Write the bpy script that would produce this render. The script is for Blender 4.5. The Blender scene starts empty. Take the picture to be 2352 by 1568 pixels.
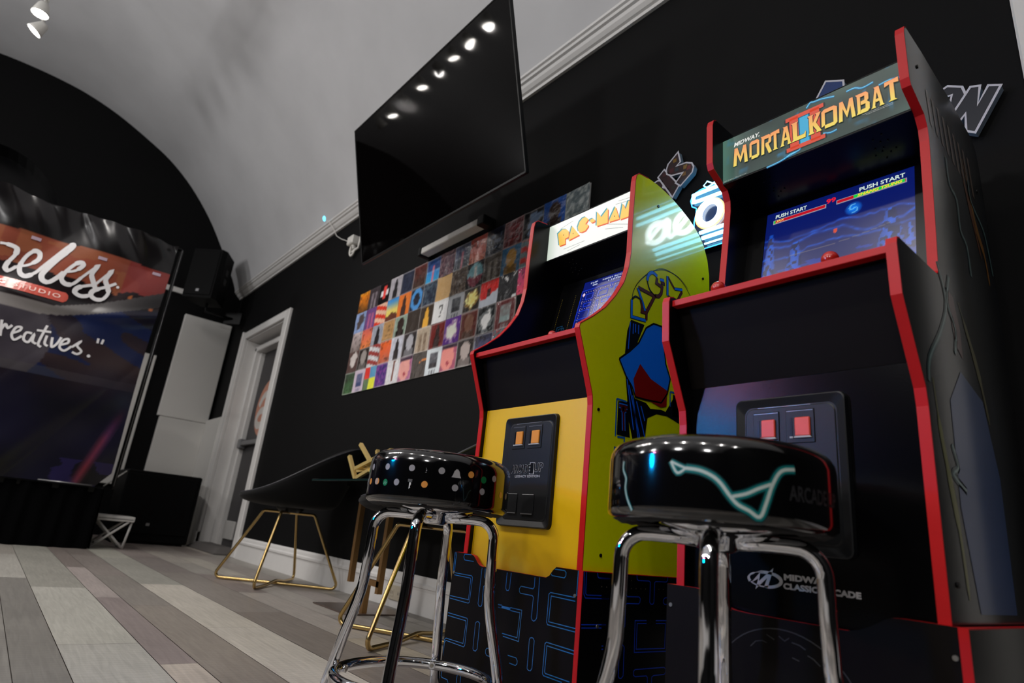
import bpy, math, random
from mathutils import Vector, Matrix, Euler
sc = bpy.context.scene
COL = sc.collection
PI = math.pi
rnd = random.Random(7)

# ------------------------------------------------------------------ colour + materials
def s2l(c):
    return tuple(((x/255.0)/12.92 if x/255.0 <= .04045 else ((x/255.0+.055)/1.055)**2.4) for x in c)

MATS = {}
def mat(name, color=(.5, .5, .5), rough=.5, metal=0., emis=None, strength=1., coat=0., attr=False,
        vary=.08, bump=0., bdist=.002, bscale=60., spec=.5, sheen=0., alpha=1., trans=0., emis_attr=False, coat_rough=.05):
    if name in MATS: return MATS[name]
    m = bpy.data.materials.new(name); m.use_nodes = True
    nt = m.node_tree; N = nt.nodes; L = nt.links
    b = N['Principled BSDF']
    b.inputs['Roughness'].default_value = rough
    b.inputs['Metallic'].default_value = metal
    b.inputs['Specular IOR Level'].default_value = spec
    b.inputs['Coat Weight'].default_value = coat
    b.inputs['Coat Roughness'].default_value = coat_rough
    b.inputs['Sheen Weight'].default_value = sheen
    if trans: b.inputs['Transmission Weight'].default_value = trans
    if alpha < 1: b.inputs['Alpha'].default_value = alpha
    tc = N.new('ShaderNodeTexCoord')
    no = N.new('ShaderNodeTexNoise'); no.inputs['Scale'].default_value = bscale; no.inputs['Detail'].default_value = 4
    L.new(tc.outputs['Object'], no.inputs['Vector'])
    mx = N.new('ShaderNodeMix'); mx.data_type = 'RGBA'; mx.blend_type = 'MULTIPLY'; mx.inputs[0].default_value = 1.
    if attr:
        at = N.new('ShaderNodeAttribute'); at.attribute_name = 'Col'
        L.new(at.outputs['Color'], mx.inputs[6])
    else:
        mx.inputs[6].default_value = (*color, 1)
    if emis_attr: vary = 0.
    mr = N.new('ShaderNodeMapRange'); mr.inputs[3].default_value = (1-vary)*(.12 if emis_attr else 1); mr.inputs[4].default_value = (1+vary)*(.12 if emis_attr else 1)
    L.new(no.outputs['Fac'], mr.inputs[0]); L.new(mr.outputs[0], mx.inputs[7])
    L.new(mx.outputs[2], b.inputs['Base Color'])
    if bump:
        bp = N.new('ShaderNodeBump'); bp.inputs['Strength'].default_value = bump; bp.inputs['Distance'].default_value = bdist
        L.new(no.outputs['Fac'], bp.inputs['Height']); L.new(bp.outputs[0], b.inputs['Normal'])
        if coat: L.new(bp.outputs[0], b.inputs['Coat Normal'])
    if emis is not None:
        b.inputs['Emission Color'].default_value = (*emis, 1); b.inputs['Emission Strength'].default_value = strength
    if emis_attr:
        L.new(at.outputs['Color'], b.inputs['Emission Color']); b.inputs['Emission Strength'].default_value = strength
    MATS[name] = m
    return m

M_WALL = mat('black_wall_paint', s2l((14, 14, 15)), .7, vary=.15, bump=.15, bscale=90, spec=.12)
M_CEIL = mat('ceiling_plaster', s2l((200, 200, 202)), .85, vary=.20, bump=.1, bscale=1.3)  # broad colour mottling paints in the soft light streaks of crossing spots
M_WHITE = mat('white_gloss_paint', s2l((226, 224, 222)), .4, vary=.04, bscale=12)
M_CABW = mat('white_panel_paint', s2l((226, 224, 220)), .5, vary=.04, bscale=3)
M_SATIN = mat('satin_black_side', s2l((6, 6, 7)), .22, vary=.05, spec=.5)
M_RED = mat('red_edge_trim', s2l((190, 20, 24)), .4, vary=.05, spec=.3)
M_BLK = mat('matt_black_board', s2l((13, 9, 8)), .55, vary=.1, bump=.05, bscale=300, spec=.12)
M_INK = mat('cabinet_inner_black', s2l((5, 5, 7)), .3, vary=.05, spec=.25)
M_LEATHER = mat('black_pebbled_vinyl', s2l((3, 3, 4)), .22, vary=.1, bump=.06, bscale=330, spec=.13)
M_YEL = mat('yellow_printed_panel', s2l((226, 180, 2)), .42, vary=.03)
M_LIME = mat('yellow_side_panel', s2l((236, 242, 0)), .25, vary=.03, coat=1., coat_rough=.05)  # cyan neon light is mixed into this yellow, turning it lime
M_ART = mat('printed_artwork', attr=True, rough=.3, vary=.03, coat=.5, coat_rough=.09)
M_PRINT = mat('glossy_paper_print', attr=True, rough=.32, vary=.05, coat=1., coat_rough=.06, bump=1., bscale=16, bdist=.008)
M_VINYL = mat('banner_vinyl', attr=True, rough=.24, vary=.04, spec=.6)
M_SCREEN = mat('lit_screen_image', attr=True, rough=.25, vary=0., emis_attr=True, strength=.95, coat=.0)
M_MARQ = mat('backlit_marquee', attr=True, rough=.3, vary=0., emis_attr=True, strength=.92)
M_CHROME = mat('chrome_tube', (.82, .83, .86), .04, 1., vary=.01)
M_GOLD = mat('brushed_gold_metal', (.56, .39, .16), .25, .95, vary=.05)
M_GOLDB = mat('bright_gold_metal', (.86, .64, .24), .35, .55, vary=.05)
M_BRONZE = mat('satin_bronze_metal', (.42, .24, .10), .38, .9, vary=.05)
M_BROWNP = mat('bronze_base_plate', (.20, .15, .13), .3, .8, vary=.05)
M_VELVET = mat('black_velvet', s2l((12, 12, 13)), .8, vary=.2, sheen=.06, spec=.15, bscale=8)
M_PIPING = mat('black_piping', s2l((44, 44, 50)), .5)
M_SEAT = mat('glossy_black_vinyl', s2l((6, 6, 7)), .12, vary=.02, coat=1., coat_rough=.03)
M_GLASS = mat('dark_table_glass', s2l((6, 10, 10)), .05, vary=0., coat=.5)
M_GLEDGE = mat('table_glass_edge', s2l((10, 34, 34)), .3, spec=.2)
M_TV = mat('television_panel', s2l((4, 3, 3)), .04, vary=0., spec=.12)
M_PLAST = mat('black_plastic', s2l((10, 10, 11)), .45, vary=.05, spec=.25)
M_DOORP = mat('coin_door_plastic', s2l((15, 17, 20)), .4, vary=.05, bump=.03, bscale=400, spec=.35)
M_GREYM = mat('grey_metal', s2l((150, 150, 152)), .35, .8)
M_SCREW = mat('screw_metal', s2l((170, 165, 155)), .3, .9)
M_ORANGE = mat('orange_coin_button', s2l((220, 140, 40)), .4)
M_REDBTN = mat('red_coin_button', s2l((225, 80, 60)), .4)
M_LINE = mat('printed_light_grey', s2l((170, 170, 172)), .5)
M_KNOB = mat('red_knob', s2l((190, 30, 22)), .22, coat=.5)
M_DOORG = mat('dark_grey_door', s2l((62, 60, 62)), .5)
M_BAR = mat('grey_push_bar', s2l((120, 120, 122)), .4)
M_OUTLET = mat('ivory_plastic', s2l((200, 190, 170)), .4)
M_FABB = mat('black_skirt_cloth', s2l((5, 5, 6)), .95, vary=.2, spec=.05)
M_SPK = mat('black_speaker_paint', s2l((7, 7, 8)), .65, vary=.15, bump=.3, bscale=500, spec=.15)
M_MAT = mat('grey_doormat_pile', s2l((92, 88, 86)), .95, vary=.25, bump=1., bscale=200)
M_WPLAS = mat('white_plastic', s2l((222, 220, 214)), .35)
M_STONE = mat('translucent_acrylic', s2l((0, 28, 60)), .2, vary=0., coat=.3)
M_NEON = mat('cyan_neon_tube', (.3, .8, 1.), .3, emis=(.22, .72, 1.), strength=6.5)
M_NEONW = mat('white_neon_tube', (1., 1., 1.), .3, emis=(.80, .92, 1.), strength=7.5)
M_BULB = mat('lit_spot_lens', (1., 1., 1.), .3, emis=(1., .95, .88), strength=40.)
M_LED = mat('blue_led', (.1, .6, 1.), .3, emis=(.1, .65, 1.), strength=3.)
M_PALE = mat('pale_led_bar', s2l((205, 203, 200)), .4)
M_ACRYL = mat('letter_edge_acrylic', s2l((150, 170, 190)), .2, vary=0.)
M_NAVY = mat('navy_letter_face', s2l((10, 18, 34)), .3, coat=.15)

# floor: per-plank tone attribute with grain
def floor_mat():
    m = bpy.data.materials.new('grey_wood_planks'); m.use_nodes = True
    nt = m.node_tree; N = nt.nodes; L = nt.links; b = N['Principled BSDF']
    at = N.new('ShaderNodeAttribute'); at.attribute_name = 'Col'
    tc = N.new('ShaderNodeTexCoord')
    mp = N.new('ShaderNodeMapping'); mp.inputs['Scale'].default_value = (3., 40., 1.)
    L.new(tc.outputs['Object'], mp.inputs['Vector'])
    n1 = N.new('ShaderNodeTexNoise'); n1.inputs['Scale'].default_value = 2.2; n1.inputs['Detail'].default_value = 8; n1.inputs['Distortion'].default_value = .8
    L.new(mp.outputs[0], n1.inputs['Vector'])
    n2 = N.new('ShaderNodeTexNoise'); n2.inputs['Scale'].default_value = 2.5; n2.inputs['Detail'].default_value = 3
    L.new(tc.outputs['Object'], n2.inputs['Vector'])
    wv = N.new('ShaderNodeTexWave'); wv.wave_type = 'BANDS'; wv.bands_direction = 'X'; wv.inputs['Scale'].default_value = 14.; wv.inputs['Distortion'].default_value = 6.; wv.inputs['Detail'].default_value = 4
    L.new(tc.outputs['Object'], wv.inputs['Vector'])
    a1 = N.new('ShaderNodeMapRange'); a1.inputs[3].default_value = .62; a1.inputs[4].default_value = 1.30; L.new(n1.outputs['Fac'], a1.inputs[0])
    a2 = N.new('ShaderNodeMapRange'); a2.inputs[3].default_value = .74; a2.inputs[4].default_value = 1.14; L.new(n2.outputs['Fac'], a2.inputs[0])
    a3 = N.new('ShaderNodeMapRange'); a3.inputs[3].default_value = .96; a3.inputs[4].default_value = 1.04; L.new(wv.outputs['Fac'], a3.inputs[0])
    m1 = N.new('ShaderNodeMath'); m1.operation = 'MULTIPLY'; L.new(a1.outputs[0], m1.inputs[0]); L.new(a2.outputs[0], m1.inputs[1])
    m2 = N.new('ShaderNodeMath'); m2.operation = 'MULTIPLY'; L.new(m1.outputs[0], m2.inputs[0]); L.new(a3.outputs[0], m2.inputs[1])
    mx = N.new('ShaderNodeMix'); mx.data_type = 'RGBA'; mx.blend_type = 'MULTIPLY'; mx.inputs[0].default_value = 1.
    L.new(at.outputs['Color'], mx.inputs[6]); L.new(m2.outputs[0], mx.inputs[7]); L.new(mx.outputs[2], b.inputs['Base Color'])
    b.inputs['Roughness'].default_value = .42
    bp = N.new('ShaderNodeBump'); bp.inputs['Strength'].default_value = .25; bp.inputs['Distance'].default_value = .001
    L.new(n1.outputs['Fac'], bp.inputs['Height']); L.new(bp.outputs[0], b.inputs['Normal'])
    return m
M_FLOOR = floor_mat()

# side artwork of the black cabinet: dark swirls
def swirl_mat():
    m = bpy.data.materials.new('dark_swirl_artwork'); m.use_nodes = True
    nt = m.node_tree; N = nt.nodes; L = nt.links; b = N['Principled BSDF']
    tc = N.new('ShaderNodeTexCoord')
    mp = N.new('ShaderNodeMapping'); mp.inputs['Scale'].default_value = (1., 5., 1.3)
    L.new(tc.outputs['Object'], mp.inputs['Vector'])
    n1 = N.new('ShaderNodeTexNoise'); n1.inputs['Scale'].default_value = 1.6; n1.inputs['Detail'].default_value = 3; n1.inputs['Distortion'].default_value = .6
    L.new(mp.outputs[0], n1.inputs['Vector'])
    r = N.new('ShaderNodeValToRGB'); r.color_ramp.elements[0].position = .42; r.color_ramp.elements[0].color = (*s2l((3, 4, 6)), 1)
    r.color_ramp.elements[1].position = .62; r.color_ramp.elements[1].color = (*s2l((8, 16, 26)), 1)
    e = r.color_ramp.elements.new(.78); e.color = (*s2l((30, 40, 52)), 1)
    L.new(n1.outputs['Fac'], r.inputs[0]); L.new(r.outputs[0], b.inputs['Base Color'])
    b.inputs['Roughness'].default_value = .4; b.inputs['Specular IOR Level'].default_value = .2; b.inputs['Coat Weight'].default_value = .8; b.inputs['Coat Roughness'].default_value = .11
    n2 = N.new('ShaderNodeTexNoise'); n2.inputs['Scale'].default_value = 500.
    L.new(tc.outputs['Object'], n2.inputs['Vector'])
    bp = N.new('ShaderNodeBump'); bp.inputs['Strength'].default_value = .05; bp.inputs['Distance'].default_value = .001
    L.new(n2.outputs['Fac'], bp.inputs['Height']); L.new(bp.outputs[0], b.inputs['Normal']); L.new(bp.outputs[0], b.inputs['Coat Normal'])
    return m
M_SWIRL = swirl_mat()

# ------------------------------------------------------------------ mesh builder
_txt = {}; _raw = {}
def text_mesh(body, shear=0., weight=0., spacing=1., ref=False):
    if ref: text_mesh(body, shear, 0., spacing)
    k = (body, shear, weight, spacing)
    if k in _txt: return _txt[k]
    cu = bpy.data.curves.new('lettering', 'FONT'); cu.body = body; cu.size = 1; cu.shear = shear; cu.offset = weight
    cu.space_character = spacing; cu.resolution_u = 3
    o = bpy.data.objects.new('lettering', cu); COL.objects.link(o)
    bpy.context.view_layer.update()
    me = o.evaluated_get(bpy.context.evaluated_depsgraph_get()).to_mesh()
    V = [(v.co.x, v.co.y) for v in me.vertices]; F = [tuple(p.vertices) for p in me.polygons]
    _raw[k] = (min(v[0] for v in V), max(v[0] for v in V), min(v[1] for v in V), max(v[1] for v in V)) if V else None
    o.to_mesh_clear(); bpy.data.objects.remove(o); bpy.data.curves.remove(cu)
    if V:
        x0, x1, y0, y1 = _raw[(body, shear, 0., spacing)] if ref else _raw[k]
        V = [((x-x0)/(x1-x0), (y-y0)/(y1-y0)) for x, y in V]
    _txt[k] = (V, F)
    return _txt[k]

class MB:
    def __init__(s):
        s.v = []; s.f = []; s.m = []; s.c = []; s.sm = []; s.mats = []
    def mi(s, m):
        if m not in s.mats: s.mats.append(m)
        return s.mats.index(m)
    def face(s, idx, m, c=None, smooth=False):
        s.f.append(tuple(idx)); s.m.append(s.mi(m)); s.c.append(c); s.sm.append(smooth)
    def add(s, pts):
        b = len(s.v); s.v.extend(tuple(p) for p in pts); return b
    def poly(s, pts, m, c=None):
        b = s.add(pts); s.face(range(b, b+len(pts)), m, c)
    def box(s, x0, y0, z0, x1, y1, z1, m, c=None):
        b = s.add([(x0, y0, z0), (x1, y0, z0), (x1, y1, z0), (x0, y1, z0), (x0, y0, z1), (x1, y0, z1), (x1, y1, z1), (x0, y1, z1)])
        for q in ((0, 3, 2, 1), (4, 5, 6, 7), (0, 1, 5, 4), (1, 2, 6, 5), (2, 3, 7, 6), (3, 0, 4, 7)): s.face([b+i for i in q], m, c)
    def bbox(s, x0, y0, z0, x1, y1, z1, m, r=.004, c=None):
        # bevelled box through a chamfered outline in every axis
        xs = sorted((x0, x1)); ys = sorted((y0, y1)); zs = sorted((z0, z1)); P = []
        for sx in (0, 1):
            for sy in (0, 1):
                for sz in (0, 1):
                    X, Y, Z = xs[sx], ys[sy], zs[sz]; dx = r*(1-2*sx); dy = r*(1-2*sy); dz = r*(1-2*sz)
                    P.append(((X, Y+dy, Z+dz), (X+dx, Y, Z+dz), (X+dx, Y+dy, Z)))
        b = len(s.v)
        for t in P: s.v.extend(t)
        I = lambda sx, sy, sz, a: b+(sx*4+sy*2+sz)*3+a
        for k in (0, 1):
            q = [I(k, 0, 0, 0), I(k, 1, 0, 0), I(k, 1, 1, 0), I(k, 0, 1, 0)]; s.face(q if k else q[::-1], m, c)
            q = [I(0, k, 0, 1), I(1, k, 0, 1), I(1, k, 1, 1), I(0, k, 1, 1)]; s.face(q[::-1] if k else q, m, c)
            q = [I(0, 0, k, 2), I(1, 0, k, 2), I(1, 1, k, 2), I(0, 1, k, 2)]; s.face(q if k else q[::-1], m, c)
        for i in (0, 1):
            for j in (0, 1):
                s.face([I(i, j, 0, 0), I(i, j, 1, 0), I(i, j, 1, 1), I(i, j, 0, 1)], m, c)
                s.face([I(i, 0, j, 0), I(i, 1, j, 0), I(i, 1, j, 2), I(i, 0, j, 2)], m, c)
                s.face([I(0, i, j, 1), I(1, i, j, 1), I(1, i, j, 2), I(0, i, j, 2)], m, c)
        for i in (0, 1):
            for j in (0, 1):
                for k in (0, 1): s.face([I(i, j, k, 0), I(i, j, k, 1), I(i, j, k, 2)], m, c)
    def prism(s, P2, fn, d0, d1, mcap0, mcap1=None, medge=None, smooth=False):
        # P2 outline, fn(a,b,d) -> 3d
        mcap1 = mcap1 or mcap0; medge = medge or mcap0; n = len(P2)
        b = s.add([fn(a, c, d0) for a, c in P2]); s.add([fn(a, c, d1) for a, c in P2])
        if mcap0 != 'none': s.face(range(b, b+n), mcap0)
        if mcap1 != 'none': s.face(range(b+2*n-1, b+n-1, -1), mcap1)
        for i in range(n):
            j = (i+1) % n; s.face([b+i, b+j, b+n+j, b+n+i], medge, None, smooth)
    def tube(s, path, r, m, n=10, closed=False, caps=True, square=False):
        path = [Vector(p) for p in path]; N = len(path)
        if square: n = 4
        T = []
        for i in range(N):
            a = path[i-1] if (i > 0 or closed) else path[i]; c = path[(i+1) % N] if (i < N-1 or closed) else path[i]
            T.append((c-a).normalized())
        up = Vector((0, 0, 1)) if abs(T[0].z) < .9 else Vector((1, 0, 0))
        nrm = (up-T[0]*up.dot(T[0])).normalized(); b = len(s.v)
        for i in range(N):
            nrm = (nrm-T[i]*nrm.dot(T[i])).normalized(); bi = T[i].cross(nrm)
            rr = r[i] if isinstance(r, (list, tuple)) else r
            if square and 0 < i < N-1:
                pass
            for k in range(n):
                a = 2*PI*k/n+(PI/4 if square else 0); q = rr*(1.414 if square else 1)
                s.v.append(tuple(path[i]+nrm*math.cos(a)*q+bi*math.sin(a)*q))
        for i in range(N if closed else N-1):
            j = (i+1) % N
            for k in range(n):
                l = (k+1) % n; s.face([b+i*n+k, b+i*n+l, b+j*n+l, b+j*n+k], m, None, not square)
        if caps and not closed:
            s.face([b+k for k in range(n)][::-1], m); s.face([b+(N-1)*n+k for k in range(n)], m)
    def lathe(s, prof, m, n=48, c=(0, 0, 0), smooth=True):
        b = len(s.v)
        for r, z in prof:
            for k in range(n):
                a = 2*PI*k/n; s.v.append((c[0]+r*math.cos(a), c[1]+r*math.sin(a), c[2]+z))
        for i in range(len(prof)-1):
            for k in range(n):
                l = (k+1) % n; s.face([b+i*n+k, b+i*n+l, b+(i+1)*n+l, b+(i+1)*n+k], m, None, smooth)
    def sphere(s, c, r, m, n=16, sz=1.):
        prof = [(max(1e-4, r*math.sin(PI*i/n)), -r*sz*math.cos(PI*i/n)) for i in range(n+1)]
        s.lathe(prof, m, n*2, c)
    def disc(s, c, r, fn, m, n=16, col=None):
        s.poly([fn(c[0]+r*math.cos(2*PI*k/n), c[1]+r*math.sin(2*PI*k/n)) for k in range(n)], m, col)
    def ribbon(s, pts, w, fn, m, closed=False, c=None, sub=0):
        # flat ribbon of width w along a 2-d line, fn(a,b)->3d
        P = [Vector((p[0], p[1])) for p in pts]
        if closed and (P[0]-P[-1]).length < 1e-6: P = P[:-1]
        if sub:
            Q = []
            for i in range(len(P)-1):
                p0 = P[max(i-1, 0)]; p1 = P[i]; p2 = P[i+1]; p3 = P[min(i+2, len(P)-1)]
                for k in range(sub):
                    t = k/sub; Q.append(.5*((2*p1)+(p2-p0)*t+(2*p0-5*p1+4*p2-p3)*t*t+(3*p1-p0-3*p2+p3)*t**3))
            Q.append(P[-1]); P = Q
        n = len(P); b = len(s.v)
        for i in range(n):
            a = P[i-1] if (i > 0 or closed) else P[i]; d = P[(i+1) % n] if (i < n-1 or closed) else P[i]
            d1 = (P[i]-a); d2 = (d-P[i])
            d1 = d1.normalized() if d1.length > 1e-9 else d2.normalized(); d2 = d2.normalized() if d2.length > 1e-9 else d1
            t = (d1+d2); t = t.normalized() if t.length > 1e-6 else d1
            nn = Vector((-t.y, t.x)); k = 1/max(.5, nn.dot(Vector((-d1.y, d1.x))))
            ww = w[i*(len(w)-1)//max(1, n-1)] if isinstance(w, (list, tuple)) else w
            for sg in (-1, 1):
                q = P[i]+nn*sg*ww/2*k; s.v.append(tuple(fn(q.x, q.y)))
        for i in range(n if closed else n-1):
            j = (i+1) % n; s.face([b+2*i, b+2*j, b+2*j+1, b+2*i+1], m, c)
    def text(s, body, fn, m, x0, y0, w, h, c=None, shear=0., weight=0., skew=0., spacing=1., ref=False):
        V, F = text_mesh(body, shear, weight, spacing, ref)
        b = s.add([fn(x0+x*w, y0+y*h+skew*x*w) for x, y in V])
        for f in F: s.face([b+i for i in f], m, c)
    def grid(s, nu, nv, fn, cf, m, smooth=False):
        b = len(s.v)
        C_ = [[cf(i/nu, j/nv) for i in range(nu+1)] for j in range(nv+1)] if cf else None
        for j in range(nv+1):
            for i in range(nu+1): s.v.append(tuple(fn(i/nu, j/nv)))
        for j in range(nv):
            for i in range(nu):
                a = b+j*(nu+1)+i; s.face([a, a+1, a+nu+2, a+nu+1], m, ('grad', [C_[j][i], C_[j][i+1], C_[j+1][i+1], C_[j+1][i]]) if cf else None, smooth)
    def build(s, name, parent=None, loc=None, rot=None):
        me = bpy.data.meshes.new(name); me.from_pydata(s.v, [], s.f)
        for m in s.mats: me.materials.append(m)
        me.polygons.foreach_set('material_index', s.m); me.polygons.foreach_set('use_smooth', s.sm)
        if any(c is not None for c in s.c):
            at = me.color_attributes.new('Col', 'FLOAT_COLOR', 'CORNER'); buf = []
            for f, c in zip(s.f, s.c):
                c = c or (.5, .5, .5)
                if c[0] == 'grad':
                    for q in c[1]: buf.extend((q[0], q[1], q[2], 1.))
                else: buf.extend((c[0], c[1], c[2], 1.)*len(f))
            at.data.foreach_set('color', buf)
        me.update()
        o = bpy.data.objects.new(name, me); COL.objects.link(o)
        if parent is not None: o.parent = parent
        if loc: o.location = loc
        if rot: o.rotation_euler = rot
        return o

def empty(name, label, cat, loc=(0, 0, 0), rot=(0, 0, 0), group=None):
    o = bpy.data.objects.new(name, None); COL.objects.link(o); o.empty_display_size = .05
    o.location = loc; o.rotation_euler = rot; o['label'] = label; o['category'] = cat
    if group: o['group'] = group
    return o
def tag(o, label, cat, group=None):
    o['label'] = label; o['category'] = cat
    if group: o['group'] = group
    return o
def struct(o):
    o['kind'] = 'structure'; return o
def part(mb, name, parent, label=None):
    # mesh given in world coordinates, stored relative to its parent's place
    l = Vector(parent.location) if parent.parent is None else Vector((0, 0, 0))
    mb.v = [tuple(Vector(v)-l) for v in mb.v]
    o = mb.build(name, parent)
    if label: o['label'] = label
    return o
def hsh(*a):
    x = math.sin(sum(v*k for v, k in zip(a, (12.9898, 78.233, 37.719, 4.581))))*43758.5453
    return x-math.floor(x)
def vn(x, y, s=0):
    xi, yi = math.floor(x), math.floor(y); fx, fy = x-xi, y-yi; fx = fx*fx*(3-2*fx); fy = fy*fy*(3-2*fy)
    a = hsh(xi, yi, s); b = hsh(xi+1, yi, s); c = hsh(xi, yi+1, s); d = hsh(xi+1, yi+1, s)
    return (a*(1-fx)+b*fx)*(1-fy)+(c*(1-fx)+d*fx)*fy
def mixc(a, b, t):
    t = max(0., min(1., t)); return tuple(x*(1-t)+y*t for x, y in zip(a, b))
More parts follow.
